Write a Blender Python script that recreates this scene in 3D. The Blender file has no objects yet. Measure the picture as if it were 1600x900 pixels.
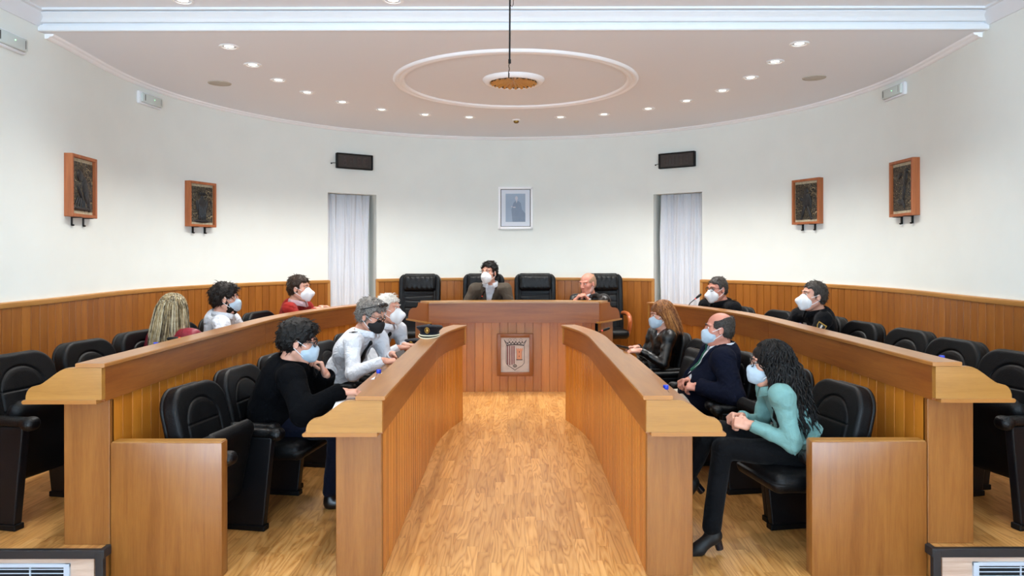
import bpy, bmesh, math, random
import numpy as np
from mathutils import Vector, Matrix, Euler
C = bpy.context.scene.collection
S = bpy.context.scene
R = math.radians
PI = math.pi

# ------------------------------------------------------------------ camera, world, lights, exposure
cam_d = bpy.data.cameras.new('camera')
cam_d.lens = 25.56
cam_d.sensor_width = 36
cam_d.shift_x = -3/1600
cam_d.shift_y = -52/1600
cam_d.clip_start = 0.05
cam = bpy.data.objects.new('camera', cam_d)
C.objects.link(cam)
cam.location = (0, 0, 1.65)
cam.rotation_euler = (R(90), R(0.1), 0)
S.camera = cam

S.view_settings.view_transform = 'Standard'
S.view_settings.look = 'None'
S.view_settings.gamma = 1
S.view_settings.use_curve_mapping = False
S.view_settings.exposure = 0.29
S.cycles.use_denoising = True
S.cycles.max_bounces = 10
S.cycles.diffuse_bounces = 6
S.cycles.sample_clamp_indirect = 4

W = bpy.data.worlds.new('world')
S.world = W
W.use_nodes = True
W.node_tree.nodes['Background'].inputs[0].default_value = (0.55, 0.7, 1.0, 1)
W.node_tree.nodes['Background'].inputs[1].default_value = 1.2

def area(name, loc, rot, sx, sy, power, col):
    d = bpy.data.lights.new(name, 'AREA')
    d.shape = 'RECTANGLE'; d.size = sx; d.size_y = sy; d.energy = power; d.color = col
    o = bpy.data.objects.new(name, d); C.objects.link(o)
    o.location = loc; o.rotation_euler = rot
    return o
DAY = (0.60, 0.81, 1.0)
WIN = [(-2.25, 1.75), (0.0, 1.75), (2.25, 1.75)]          # rear windows: centre x, centre z
for wx, wz in WIN:                                         # daylight entering by each rear window
    area('window_daylight', (wx, -3.9, wz), (R(130), 0, 0), 1.9, 2.5, 210, DAY)
SIDEWIN = [(-1, 0.9), (1, 0.9)]                            # one window in each side wall, beside the photographer
for sx, wy in SIDEWIN:
    area('side_window_daylight', (sx*3.5, wy, 1.8), (R(125), 0, R(90)*sx), 2.2, 2.4, 110, DAY)
LAMP_W = 60.0                                              # each recessed ceiling lamp
LAMP_COL = (1.0, 0.985, 0.95)

# ------------------------------------------------------------------ materials
def srgb(h):
    h = h.lstrip('#')
    c = [int(h[i:i+2], 16)/255 for i in (0, 2, 4)]
    return tuple(x/12.92 if x <= 0.04045 else ((x+0.055)/1.055)**2.4 for x in c) + (1,)

class NT:
    def __init__(s, name):
        s.m = bpy.data.materials.new(name); s.m.use_nodes = True
        s.t = s.m.node_tree; s.b = s.t.nodes['Principled BSDF']
    def n(s, typ, ins=None, **kw):
        x = s.t.nodes.new(typ)
        for k, v in kw.items(): setattr(x, k, v)
        for k, v in (ins or {}).items(): s.put(x.inputs[k], v)
        return x
    def put(s, sock, v):
        if isinstance(v, bpy.types.NodeSocket): s.t.links.new(v, sock)
        else: sock.default_value = v
    def math(s, op, a, b=0.0, c=0.0):
        x = s.n('ShaderNodeMath', {0: a, 1: b, 2: c}, operation=op); return x.outputs[0]
    def mix(s, f, a, b, mode='MIX'):
        x = s.n('ShaderNodeMix', {0: f, 6: a, 7: b}, data_type='RGBA', blend_type=mode); return x.outputs[2]
    def ramp(s, f, stops):
        x = s.n('ShaderNodeValToRGB', {0: f}); e = x.color_ramp.elements
        while len(e) < len(stops): e.new(0.5)
        for q, (p, c) in zip(e, stops): q.position = p; q.color = c
        return x.outputs[0]
    def set(s, **kw):
        for k, v in kw.items(): s.put(s.b.inputs[k.replace('_', ' ')], v)
    def bump(s, h, strength=0.3, dist=0.005):
        x = s.n('ShaderNodeBump', {'Height': h, 'Strength': strength, 'Distance': dist})
        s.t.links.new(x.outputs[0], s.b.inputs['Normal'])

def plain(name, hexc, rough=0.5, metal=0.0, noise=0.0, nscale=20.0, bump=0.0, bscale=60.0, coat=0.0, spec=0.5, sheen=0.0):
    k = NT(name)
    col = srgb(hexc)
    tc = k.n('ShaderNodeTexCoord').outputs['Object']
    if noise > 0:
        nz = k.n('ShaderNodeTexNoise', {'Vector': tc, 'Scale': nscale, 'Detail': 4.0}).outputs[0]
        dark = tuple(c*(1-noise) for c in col[:3]) + (1,)
        lite = tuple(min(1, c*(1+noise)) for c in col[:3]) + (1,)
        k.put(k.b.inputs['Base Color'], k.ramp(nz, [(0.3, dark), (0.7, lite)]))
    else:
        k.set(Base_Color=col)
    k.set(Roughness=rough, Metallic=metal)
    k.b.inputs['Specular IOR Level'].default_value = spec
    if coat: k.b.inputs['Coat Weight'].default_value = coat; k.b.inputs['Coat Roughness'].default_value = 0.15
    if sheen: k.b.inputs['Sheen Weight'].default_value = sheen
    if bump > 0:
        nb = k.n('ShaderNodeTexNoise', {'Vector': tc, 'Scale': bscale, 'Detail': 3.0}).outputs[0]
        k.bump(nb, bump, 0.01)
    return k.m

def emit(name, hexc, strength):
    k = NT(name); k.set(Base_Color=srgb(hexc), Emission_Color=srgb(hexc), Emission_Strength=strength)
    return k.m

def wood(name, a, b, coords='Object', along='z', pitch=0.0, rough=0.35, var=0.25, grain=1.0, coat=0.15):
    """grain runs along axis; with pitch, every plank (u // pitch in UV) gets its own tint and grain offset"""
    k = NT(name)
    tc = k.n('ShaderNodeTexCoord').outputs['UV' if coords == 'UV' else 'Object']
    sep = k.n('ShaderNodeSeparateXYZ', {0: tc})
    x, y, z = sep.outputs
    off = 0.0; rnd = None
    if pitch:
        cell = k.math('FLOOR', k.math('DIVIDE', x, pitch))
        rnd = k.n('ShaderNodeTexWhiteNoise', {1: cell}, noise_dimensions='1D').outputs[0]
        off = k.math('MULTIPLY', rnd, 37.0)
    sc = {'x': (1.6, 22, 22), 'y': (22, 1.6, 22), 'z': (22, 22, 1.6)}[along]
    if coords == 'UV': sc = (22, 1.6, 1)
    if coords == 'UV' and along == 'x': sc = (1.6, 22, 1)
    if pitch: sc = (9, 0.9, 1)
    cx = k.math('MULTIPLY_ADD', x, sc[0], off); cy = k.math('MULTIPLY_ADD', y, sc[1], off); cz = k.math('MULTIPLY', z, sc[2])
    v = k.n('ShaderNodeCombineXYZ', {0: cx, 1: cy, 2: cz}).outputs[0]
    n1 = k.n('ShaderNodeTexNoise', {'Vector': v, 'Scale': 0.9, 'Detail': 5.0, 'Roughness': 0.6, 'Distortion': 0.9}).outputs[0]
    n2 = k.n('ShaderNodeTexNoise', {'Vector': v, 'Scale': 6.0, 'Detail': 3.0, 'Roughness': 0.7}).outputs[0]
    g = k.math('ADD', k.math('MULTIPLY', n1, 0.7), k.math('MULTIPLY', n2, 0.3))
    col = k.ramp(g, [(0.5-0.17*grain, srgb(b)), (0.5+0.17*grain, srgb(a))])
    if rnd is not None:
        f = k.math('MULTIPLY_ADD', rnd, 2*var, 1-var)
        col = k.mix(1.0, col, k.n('ShaderNodeCombineXYZ', {0: f, 1: k.math('POWER', f, 1.15), 2: k.math('POWER', f, 1.4)}).outputs[0], 'MULTIPLY')
    k.put(k.b.inputs['Base Color'], col)
    k.set(Roughness=rough)
    k.b.inputs['Coat Weight'].default_value = coat
    k.b.inputs['Coat Roughness'].default_value = 0.25
    k.bump(n2, 0.06, 0.003)
    return k.m

def parquet(name):
    k = NT(name)
    tc = k.n('ShaderNodeTexCoord').outputs['Object']
    x, y, z = k.n('ShaderNodeSeparateXYZ', {0: tc}).outputs
    wdt, lng = 0.068, 0.46
    ux = k.math('DIVIDE', x, wdt)
    row = k.math('FLOOR', ux)
    r1 = k.n('ShaderNodeTexWhiteNoise', {1: row}, noise_dimensions='1D').outputs[0]
    uy = k.math('ADD', k.math('DIVIDE', y, lng), k.math('MULTIPLY', r1, 7.0))
    colm = k.math('FLOOR', uy)
    idv = k.n('ShaderNodeCombineXYZ', {0: row, 1: colm, 2: 0.0}).outputs[0]
    rn = k.n('ShaderNodeTexWhiteNoise', {0: idv}, noise_dimensions='3D').outputs[0]
    o = k.math('MULTIPLY', rn, 50.0)
    v = k.n('ShaderNodeCombineXYZ', {0: k.math('MULTIPLY_ADD', x, 12.0, o), 1: k.math('MULTIPLY_ADD', y, 1.15, o), 2: o}).outputs[0]
    n0 = k.n('ShaderNodeTexNoise', {'Vector': v, 'Scale': 0.8, 'Detail': 2.0, 'Distortion': 0.5}).outputs[0]
    rings = k.math('FRACT', k.math('MULTIPLY', n0, 10.0))
    rings = k.math('ABSOLUTE', k.math('SUBTRACT', rings, 0.5))
    v2 = k.n('ShaderNodeCombineXYZ', {0: k.math('MULTIPLY_ADD', x, 160.0, o), 1: k.math('MULTIPLY', y, 6.0), 2: o}).outputs[0]
    fine = k.n('ShaderNodeTexNoise', {'Vector': v2, 'Scale': 1.0, 'Detail': 2.0}).outputs[0]
    g = k.math('ADD', k.math('MULTIPLY', rings, 1.1), k.math('MULTIPLY', fine, 0.45))
    col = k.ramp(g, [(0.16, srgb('#A06931')), (0.36, srgb('#BE8645')), (0.75, srgb('#CD9858'))])
    f = k.math('MULTIPLY_ADD', rn, 0.30, 0.84)
    tint = k.n('ShaderNodeCombineXYZ', {0: f, 1: k.math('POWER', f, 1.25), 2: k.math('POWER', f, 1.6)}).outputs[0]
    col = k.mix(1.0, col, tint, 'MULTIPLY')
    fx = k.math('ABSOLUTE', k.math('SUBTRACT', k.math('FRACT', ux), 0.5))
    fy = k.math('ABSOLUTE', k.math('SUBTRACT', k.math('FRACT', uy), 0.5))
    gap = k.math('MAXIMUM', k.math('GREATER_THAN', fx, 0.489), k.math('GREATER_THAN', fy, 0.4975))
    col = k.mix(k.math('MULTIPLY', gap, 0.45), col, srgb('#7A4E28'))
    k.put(k.b.inputs['Base Color'], col)
    k.set(Roughness=0.38)
    k.b.inputs['Coat Weight'].default_value = 0.25
    k.b.inputs['Coat Roughness'].default_value = 0.3
    k.bump(k.math('SUBTRACT', fine, gap), 0.05, 0.003)
    return k.m

def leather(name, hexc, rough=0.38, bump=0.25, scale=220.0, spec=0.5):
    k = NT(name)
    tc = k.n('ShaderNodeTexCoord').outputs['Object']
    vo = k.n('ShaderNodeTexVoronoi', {'Vector': tc, 'Scale': scale}).outputs[0]
    nz = k.n('ShaderNodeTexNoise', {'Vector': tc, 'Scale': 9.0, 'Detail': 3.0}).outputs[0]
    c = srgb(hexc)
    k.put(k.b.inputs['Base Color'], k.ramp(nz, [(0.3, tuple(q*0.8 for q in c[:3])+(1,)), (0.7, tuple(q*1.2 for q in c[:3])+(1,))]))
    k.put(k.b.inputs['Roughness'], k.math('MULTIPLY_ADD', nz, 0.16, rough-0.08))
    k.b.inputs['Specular IOR Level'].default_value = spec
    h = k.math('MULTIPLY_ADD', nz, 1.5, vo)
    k.bump(h, bump, 0.004)
    return k.m

def hairmat(name, dark, light, rough=0.45, scale=90.0):
    k = NT(name)
    tc = k.n('ShaderNodeTexCoord').outputs['Object']
    nz = k.n('ShaderNodeTexNoise', {'Vector': tc, 'Scale': scale, 'Detail': 4.0, 'Roughness': 0.7}).outputs[0]
    k.put(k.b.inputs['Base Color'], k.ramp(nz, [(0.35, srgb(dark)), (0.65, srgb(light))]))
    k.set(Roughness=rough)
    k.b.inputs['Specular IOR Level'].default_value = 0.25
    k.bump(nz, 0.6, 0.01)
    return k.m

def cloth(name, hexc, rough=0.8, fold=0.35, scale=13.0, sheen=0.04, weave=500.0, spec=0.25):
    k = NT(name)
    tc = k.n('ShaderNodeTexCoord').outputs['Object']
    nz = k.n('ShaderNodeTexNoise', {'Vector': tc, 'Scale': scale, 'Detail': 3.0, 'Distortion': 0.6}).outputs[0]
    wv = k.n('ShaderNodeTexNoise', {'Vector': tc, 'Scale': weave, 'Detail': 1.0}).outputs[0]
    c = srgb(hexc)
    k.put(k.b.inputs['Base Color'], k.ramp(wv, [(0.3, tuple(q*0.9 for q in c[:3])+(1,)), (0.7, tuple(min(1, q*1.08) for q in c[:3])+(1,))]))
    k.set(Roughness=rough)
    k.b.inputs['Specular IOR Level'].default_value = spec
    k.b.inputs['Sheen Weight'].default_value = sheen
    k.bump(k.math('MULTIPLY_ADD', wv, 0.03, nz), fold, 0.06)
    return k.m

M = {}
M['wall'] = plain('wall_paint', '#E6E9E3', 0.85, noise=0.015, nscale=3, bump=0.04, bscale=180, spec=0.2)
M['ceiling'] = plain('ceiling_paint', '#E8ECF2', 0.9, spec=0.15)
M['white'] = plain('white_gloss_paint', '#DFE2E6', 0.5, spec=0.3)
M['plaster'] = plain('white_plaster_moulding', '#F6F7F9', 0.7, spec=0.2)
M['floor'] = parquet('oak_parquet')
M['plank'] = wood('oak_planks', '#C27B28', '#A85F12', 'UV', pitch=0.1, var=0.14, rough=0.36)
M['wainscot'] = wood('wainscot_planks', '#A06220', '#844A10', 'UV', pitch=0.1, var=0.12, rough=0.4)
M['fascia'] = wood('cherry_fascia', '#95581F', '#783F10', 'UV', along='x', rough=0.42, coat=0.08)
M['ledge'] = wood('cherry_ledge', '#A87236', '#905B24', 'UV', along='x', rough=0.3, coat=0.3)
M['endp'] = wood('cherry_end_panel', '#94602B', '#7A481B', 'Object', along='z', rough=0.33, coat=0.25)
M['bracket'] = wood('cherry_end_board', '#A97837', '#926428', 'Object', along='x', rough=0.33, coat=0.25)
M['rail'] = wood('oak_rail', '#C08A4A', '#A77135', 'UV', along='x', rough=0.4)
M['leather'] = leather('black_leather', '#07080A', 0.45, spec=.22)
M['leather_soft'] = leather('black_soft_leather', '#07080A', 0.38, bump=0.35, scale=150, spec=.28)
M['panelblk'] = leather('black_panel_vinyl', '#080A0E', 0.42, bump=0.12, spec=.3)
M['plastic'] = plain('black_plastic', '#070708', 0.5, spec=.25)
M['metalblk'] = plain('black_metal', '#101012', 0.4, metal=0.6)
M['chrome'] = plain('chrome', '#C8C8C8', 0.2, metal=1.0)

# ------------------------------------------------------------------ mesh helpers
class G:
    def __init__(s): s.v = []; s.f = []; s.uv = []
    def add(s, v, f, uv=None, mat=None):
        b = len(s.v)
        s.v += [tuple(mat @ Vector(p)) if mat is not None else tuple(p) for p in v]
        s.f += [tuple(i+b for i in q) for q in f]
        s.uv += uv if uv else [None]*len(f)
        return s
    def box(s, c, size, bev=0.0, rot=None, segs=2):
        bm = bmesh.new(); bmesh.ops.create_cube(bm, size=1)
        bmesh.ops.scale(bm, vec=size, verts=bm.verts)
        if bev > 0: bmesh.ops.bevel(bm, geom=list(bm.edges), offset=bev, segments=segs, affect='EDGES', profile=0.5)
        m = Matrix.Translation(c) @ (rot.to_matrix().to_4x4() if isinstance(rot, Euler) else (rot or Matrix()))
        bm.verts.index_update()
        s.add([v.co[:] for v in bm.verts], [[v.index for v in f.verts] for f in bm.faces], mat=m)
        bm.free(); return s
    def tube(s, pts, r, sides=8, caps=True, closed=False):
        pts = [Vector(p) for p in pts]; n = len(pts)
        rs = r if hasattr(r, '__len__') else [r]*n
        up = None; vs = []; fs = []
        for i, p in enumerate(pts):
            a = pts[(i-1) % n] if (i > 0 or closed) else p
            b = pts[(i+1) % n] if (i < n-1 or closed) else p
            t = (b-a)
            t = t.normalized() if t.length > 1e-9 else Vector((0, 0, 1))
            if up is None:
                up = Vector((0, 0, 1)) if abs(t.z) < 0.9 else Vector((1, 0, 0))
            x = t.cross(up)
            if x.length < 1e-6: x = t.orthogonal()
            x.normalize(); up = x.cross(t).normalized()
            for k in range(sides):
                an = 2*PI*k/sides
                vs.append(p + (x*math.cos(an) + up*math.sin(an))*rs[i])
        for i in range(n if closed else n-1):
            j = (i+1) % n
            for k in range(sides):
                k2 = (k+1) % sides
                fs.append((i*sides+k, i*sides+k2, j*sides+k2, j*sides+k))
        if caps and not closed:
            fs.append(tuple(range(sides-1, -1, -1))); fs.append(tuple((n-1)*sides+k for k in range(sides)))
        return s.add(vs, fs)
    def lathe(s, prof, segs=24, mat=None, caps=True):
        vs = []; fs = []; n = len(prof)
        for k in range(segs):
            a = 2*PI*k/segs
            for r, z in prof: vs.append((r*math.cos(a), r*math.sin(a), z))
        for k in range(segs):
            k2 = (k+1) % segs
            for i in range(n-1): fs.append((k*n+i, k2*n+i, k2*n+i+1, k*n+i+1))
        if caps:
            if prof[0][0] > 1e-6: fs.append(tuple(k*n for k in range(segs-1, -1, -1)))
            if prof[-1][0] > 1e-6: fs.append(tuple(k*n+n-1 for k in range(segs)))
        return s.add(vs, fs, mat=mat)
    def ball(s, c, r, seg=14, ring=9, rot=None):
        r = r if hasattr(r, '__len__') else (r, r, r)
        prof = [(math.sin(PI*i/ring), -math.cos(PI*i/ring)) for i in range(ring+1)]
        prof[0] = (1e-5, -1); prof[-1] = (1e-5, 1)
        m = Matrix.Translation(c) @ (rot.to_matrix().to_4x4() if isinstance(rot, Euler) else (rot or Matrix())) @ Matrix.Diagonal((*r, 1))
        return s.lathe(prof, seg, mat=m, caps=False)
    def ext(s, poly, y0, y1, mat=None):
        """extrude polygon given in (x, z) from y0 to y1"""
        n = len(poly)
        vs = [(x, y0, z) for x, z in poly] + [(x, y1, z) for x, z in poly]
        fs = [tuple(range(n)), tuple(range(2*n-1, n-1, -1))] + [(i+n, (i+1) % n+n, (i+1) % n, i) for i in range(n)]
        return s.add(vs, fs, mat=mat)
    def sweep(s, path, prof, side=1, closed=False, prof_closed=True, caps=True, offs=None):
        """sweep profile (u across, z up) along a plan path; u goes to the path's right (side=1) or left (-1)"""
        n = len(path); P = [Vector(p) for p in path]; m = len(prof)
        acc = [0.0]
        for i in range(1, n): acc.append(acc[-1] + (P[i]-P[i-1]).length)
        vs = []
        for i in range(n):
            a = P[(i-1) % n] if (i > 0 or closed) else None
            b = P[(i+1) % n] if (i < n-1 or closed) else None
            ts = []
            if a is not None and (P[i]-a).length > 1e-9: ts.append((P[i]-a).normalized())
            if b is not None and (b-P[i]).length > 1e-9: ts.append((b-P[i]).normalized())
            t = sum(ts, Vector((0, 0))); t.normalize()
            q = Vector((t.y, -t.x))*side
            mit = 1/max(0.5, t.dot(ts[0]))
            o = offs[i] if offs else 0.0
            for u, z in prof:
                c = P[i] + q*(u*mit+o)
                vs.append((c.x, c.y, z))
        pl = [0.0]
        for j in range(1, m+1):
            pl.append(pl[-1] + math.dist(prof[j-1], prof[j % m]))
        fs = []; uv = []
        mm = m if prof_closed else m-1
        for i in range(n if closed else n-1):
            i2 = (i+1) % n
            s1 = acc[i2] if i2 else acc[i] + (P[0]-P[i]).length
            for j in range(mm):
                j2 = (j+1) % m
                fs.append((i*m+j, i2*m+j, i2*m+j2, i*m+j2))
                uv.append(((acc[i], pl[j]), (s1, pl[j]), (s1, pl[j+1]), (acc[i], pl[j+1])))
        if caps and prof_closed and not closed:
            fs.append(tuple(range(m-1, -1, -1))); uv.append(tuple((prof[j][0], prof[j][1]) for j in range(m-1, -1, -1)))
            fs.append(tuple((n-1)*m+j for j in range(m))); uv.append(tuple((prof[j][0], prof[j][1]) for j in range(m)))
        return s.add(vs, fs, uv)
    def build(s, name, mat, parent=None, smooth=None, loc=None, bevel=0.0):
        me = bpy.data.meshes.new(name)
        me.from_pydata(s.v, [], s.f)
        if any(u for u in s.uv):
            ul = me.uv_layers.new(name='UVMap'); d = []
            for f, u in zip(s.f, s.uv):
                for k in range(len(f)): d += list(u[k]) if u else [0.0, 0.0]
            ul.data.foreach_set('uv', d)
        bm = bmesh.new(); bm.from_mesh(me); bmesh.ops.recalc_face_normals(bm, faces=bm.faces); bm.to_mesh(me); bm.free()
        me.materials.append(mat)
        if smooth is not None:
            me.shade_smooth()
            me.set_sharp_from_angle(angle=R(smooth))
        o = bpy.data.objects.new(name, me); C.objects.link(o)
        if parent is not None: o.parent = parent
        if loc is not None: o.location = loc
        return o

def tag(o, label=None, cat=None, group=None, kind=None):
    if label: o['label'] = label
    if cat: o['category'] = cat
    if group: o['group'] = group
    if kind: o['kind'] = kind
    return o
def thing(name, label, cat, loc=(0, 0, 0), rz=0.0, group=None):
    o = bpy.data.objects.new(name, None); C.objects.link(o); o.empty_display_size = 0.1
    o.location = loc; o.rotation_euler = (0, 0, rz)
    return tag(o, label, cat, group)
def struct(o): o['kind'] = 'structure'; return o
def copy_tree(o, parent=None):
    c = o.copy(); C.objects.link(c)
    if parent is not None: c.parent = parent
    for ch in list(o.children): copy_tree(ch, c)
    return c
def planked(path, pitch=0.1, gap=0.009, depth=0.007):
    """resample a plan path so each plank ends in a small sunk groove; returns points and offsets"""
    P = [Vector(p) for p in path]; acc = [0.0]
    for i in range(1, len(P)): acc.append(acc[-1]+(P[i]-P[i-1]).length)
    def pt(t):
        t = min(max(t, 0), acc[-1]); i = 0
        while i < len(P)-2 and acc[i+1] < t: i += 1
        k = (t-acc[i])/max(1e-9, acc[i+1]-acc[i]); return P[i].lerp(P[i+1], k)
    pts = []; of = []; t = 0.0
    while t < acc[-1]-1e-6:
        e = min(t+pitch, acc[-1])
        for q, o in ((t+0.0006, -depth), (t+gap*0.5, -depth), (t+gap*0.5+0.002, 0.0), (t+(e-t)*0.5, 0.0), (e-0.0025, 0.0), (e-0.0004, -depth)):
            if not pts or q > last+1e-5:
                pts.append(pt(q)); of.append(o); last = q
        t = e
    return pts, of
# ------------------------------------------------------------------ room shell
XS, RW, YC, ZC, ZU, PLAT, YB = 3.55, 3.65, 6.79, 3.33, 3.47, 0.165, -4.0
TH0 = math.asin(XS/RW)
YJ = 5.3                                                   # the straight side walls ease into the curve from here
def arc_path(r, a0, a1, n, yc=YC):
    return [(r*math.sin(a0+(a1-a0)*i/n), yc+r*math.cos(a0+(a1-a0)*i/n)) for i in range(n+1)]
AM = PI/2
def ease(sd, inset=0.0, n=14):
    """side wall from YJ to the half circle: a gentle S from XS out to RW"""
    out = []
    for i in range(n+1):
        k = i/n; e = k*k*(3-2*k); out.append((sd*(XS+(RW-XS)*e-inset), YJ+(YC-YJ)*k))
    return out
def room_path(y_end, r_extra=0.0, n=150):
    return [(-XS-r_extra, y_end)]+ease(-1, -r_extra)+arc_path(RW+r_extra, -AM, AM, n)[1:-1]+ease(1, -r_extra)[::-1]+[(XS+r_extra, y_end)]
def wall_pt(th, inset=0.0):
    return Vector(((RW-inset)*math.sin(th), YC+(RW-inset)*math.cos(th)))
NI = [(R(-41.8), R(-30.9)), (R(31.4), R(42.3))]        # curtain niches in the curved wall
NZ = 2.47
def wall_sweep(path, z0, z1, name, mat=None):
    g = G(); g.sweep(path, [(0, z0), (0, z1)], prof_closed=False)
    return struct(g.build(name, mat or M['wall'], smooth=30))
wall_sweep([(-XS, YB), (-XS, 0.9-1.15)], 0, 3.6, 'wall_left')
wall_sweep([(-XS, 0.9-1.15), (-XS, 0.9+1.15)], 0, 0.55, 'wall_left')
wall_sweep([(-XS, 0.9-1.15), (-XS, 0.9+1.15)], 3.05, 3.6, 'wall_left')
wall_sweep([(-XS, 0.9+1.15)]+ease(-1), 0, 3.6, 'wall_left')
wall_sweep(ease(1)[::-1]+[(XS, 0.9+1.15)], 0, 3.6, 'wall_right')
wall_sweep([(XS, 0.9+1.15), (XS, 0.9-1.15)], 0, 0.55, 'wall_right')
wall_sweep([(XS, 0.9+1.15), (XS, 0.9-1.15)], 3.05, 3.6, 'wall_right')
wall_sweep([(XS, 0.9-1.15), (XS, YB)], 0, 3.6, 'wall_right')
segs = [(-AM, NI[0][0]), (NI[0][1], NI[1][0]), (NI[1][1], AM)]
g = G()
for a, b in segs:
    g.sweep(arc_path(RW, a, b, max(8, int((b-a)*40))), [(0, 0), (0, NZ)], prof_closed=False)
g.sweep(arc_path(RW, -AM, AM, 160), [(0, NZ), (0, 3.6)], prof_closed=False)
for a, b in NI:                                            # reveals of the two niches
    for t in (a, b):
        p, q = wall_pt(t), wall_pt(t, -0.28)
        g.add([(p.x, p.y, 0), (q.x, q.y, 0), (q.x, q.y, NZ), (p.x, p.y, NZ)], [(0, 1, 2, 3)])
    n = 8; A = arc_path(RW, a, b, n); B = arc_path(RW+0.28, a, b, n)
    for i in range(n):
        g.add([(*A[i], NZ), (*A[i+1], NZ), (*B[i+1], NZ), (*B[i], NZ)], [(0, 1, 2, 3)])
    g.sweep(B, [(0, 0), (0, NZ)], prof_closed=False)
struct(g.build('wall_back', M['wall'], smooth=30))

# rear wall behind the photographer, with three windows
def rear_panel(g, x0, x1, z0, z1): g.box(((x0+x1)/2, YB-0.1, (z0+z1)/2), (x1-x0, 0.2, z1-z0))
g = G(); xs = [-XS]
for wx, wz in WIN: xs += [wx-0.95, wx+0.95]
xs.append(XS)
for i in range(0, len(xs), 2): rear_panel(g, xs[i], xs[i+1], 0, 3.6)
for wx, wz in WIN: rear_panel(g, wx-0.95, wx+0.95, 0, 0.5); rear_panel(g, wx-0.95, wx+0.95, 3.0, 3.6)
struct(g.build('wall_front', M['wall']))
glass = NT('window_glass')
glass.set(Base_Color=(1, 1, 1, 1), Roughness=0.02)
glass.b.inputs['Transmission Weight'].default_value = 1.0
def window(i, mat):
    root = bpy.data.objects.new('window_%d' % i, None); C.objects.link(root); struct(root); root.matrix_world = mat
    f = G()
    for x in (-0.92, 0, 0.92): f.box((x, 0, 0), (0.06, 0.06, 2.5), 0.006)
    for z in (-1.22, 0.5, 1.22): f.box((0, 0, z), (1.9, 0.055, 0.06), 0.006)
    f.build('window_frame', M['white'], root)
    p = G()
    for x in (-0.46, 0.46): p.box((x, 0, -0.36), (0.86, 0.008, 1.66)); p.box((x, 0, 0.86), (0.86, 0.008, 0.66))
    p.build('window_pane', glass.m, root)
for i, (wx, wz) in enumerate(WIN): window(i+1, Matrix.Translation((wx, YB-0.1, wz)))
for i, (sx, wy) in enumerate(SIDEWIN): window(i+4, Matrix.Translation((sx*(XS+0.05), wy, 1.8)) @ Matrix.Rotation(R(90), 4, 'Z') @ Matrix.Diagonal((1.2, 1, 1, 1)))

# floor and the raised ring on which the outer row and the presidency stand
g = G(); g.box((0, 3.5, -0.05), (9, 15.4, 0.1)); struct(g.build('floor', M['floor']))
PXL, PXR, PY = -2.083, 2.12, 3.68
RI = 9.0
def raised(path, name):
    g = G(); n = len(path)
    g.add([(x, y, 0.003) for x, y in path]+[(x, y, PLAT) for x, y in path],
          [tuple(range(n, 2*n))]+[(i, (i+1) % n, (i+1) % n+n, i+n) for i in range(n)])
    return struct(g.build(name, M['floor']))
arcL = [(x, y) for x, y in arc_path(RW+0.28, -AM, 0, 60)]
left = [(PXL, PY), (PXL, 8.0), (-1.25, 9.0), (0, 9.15)] + arcL[::-1] + ease(-1)[::-1] + [(-XS, PY)]
raised(left, 'floor.001')
right = [(PXR, PY), (PXR, 8.0), (1.25, 9.0), (0, 9.15)] + [(-x, y) for x, y in arcL[::-1]] + ease(1)[::-1] + [(XS, PY)]
raised(right, 'floor.002')
# riser of the raised floor: dark edge trim, pale board, white air grille
M['riser'] = wood('pale_riser_board', '#D9C4B2', '#B99C88', 'Object', along='x', rough=0.5, coat=0)
M['trimblk'] = plain('dark_edge_trim', '#232427', 0.5)
for i, (xa, xb) in enumerate(((-XS, PXL), (PXR, XS))):
    w = xb-xa; cx = (xa+xb)/2
    inner = xb if i == 0 else xa; sgn = 1 if i == 0 else -1
    g = G()
    g.box((cx, PY-0.012, PLAT-0.019), (w, 0.03, 0.044), 0.003)
    g.box((inner+sgn*0.004, (PY-0.02+3.76)/2, PLAT-0.019), (0.03, 3.76-PY+0.03, 0.044), 0.003)
    g.box((inner-sgn*0.005, PY-0.0125, PLAT/2-0.004), (0.04, 0.031, PLAT-0.008), 0.003)
    struct(g.build('trim_%d' % (i+1), M['trimblk']))
    g = G(); g.box((cx-sgn*0.02, PY-0.004, 0.073), (w-0.04, 0.012, 0.14)); struct(g.build('baseboard_%s' % ('left', 'right')[i], M['riser']))
M['grille'] = plain('white_grille_metal', '#BCC8D6', 0.45)
M['dark'] = plain('dark_void', '#15181C', 0.9)
for i, cx in enumerate((-2.72, 2.79)):
    t = thing('floor_vent', ('white slatted air grille in the riser under the left raised floor', 'white slatted air grille in the riser under the right raised floor')[i], 'vent', (cx, PY-0.012, 0.0))
    f = G(); wv = 0.96
    for x in (-1, 1): f.box((x*(wv/2-0.014), -0.0055, 0.0495), (0.028, 0.0145, 0.095), 0.002)
    for z in (0.088, 0.012): f.box((0, -0.004, z), (wv, 0.014, 0.018), 0.002)
    f.build('vent_frame', M['grille'], t)
    s = G()
    for k in range(3): s.box((0, -0.006, 0.028+0.021*k), (wv-0.05, 0.012, 0.004), rot=Euler((R(-18), 0, 0)))
    for x in (-0.24, 0.02, 0.28): s.box((x, -0.004, 0.05), (0.006, 0.008, 0.07))
    s.build('vent_slats', M['grille'], t)
    b = G(); b.box((0, -0.0005, 0.05), (wv-0.03, 0.003, 0.08)); b.build('vent_backing', M['dark'], t)

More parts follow.
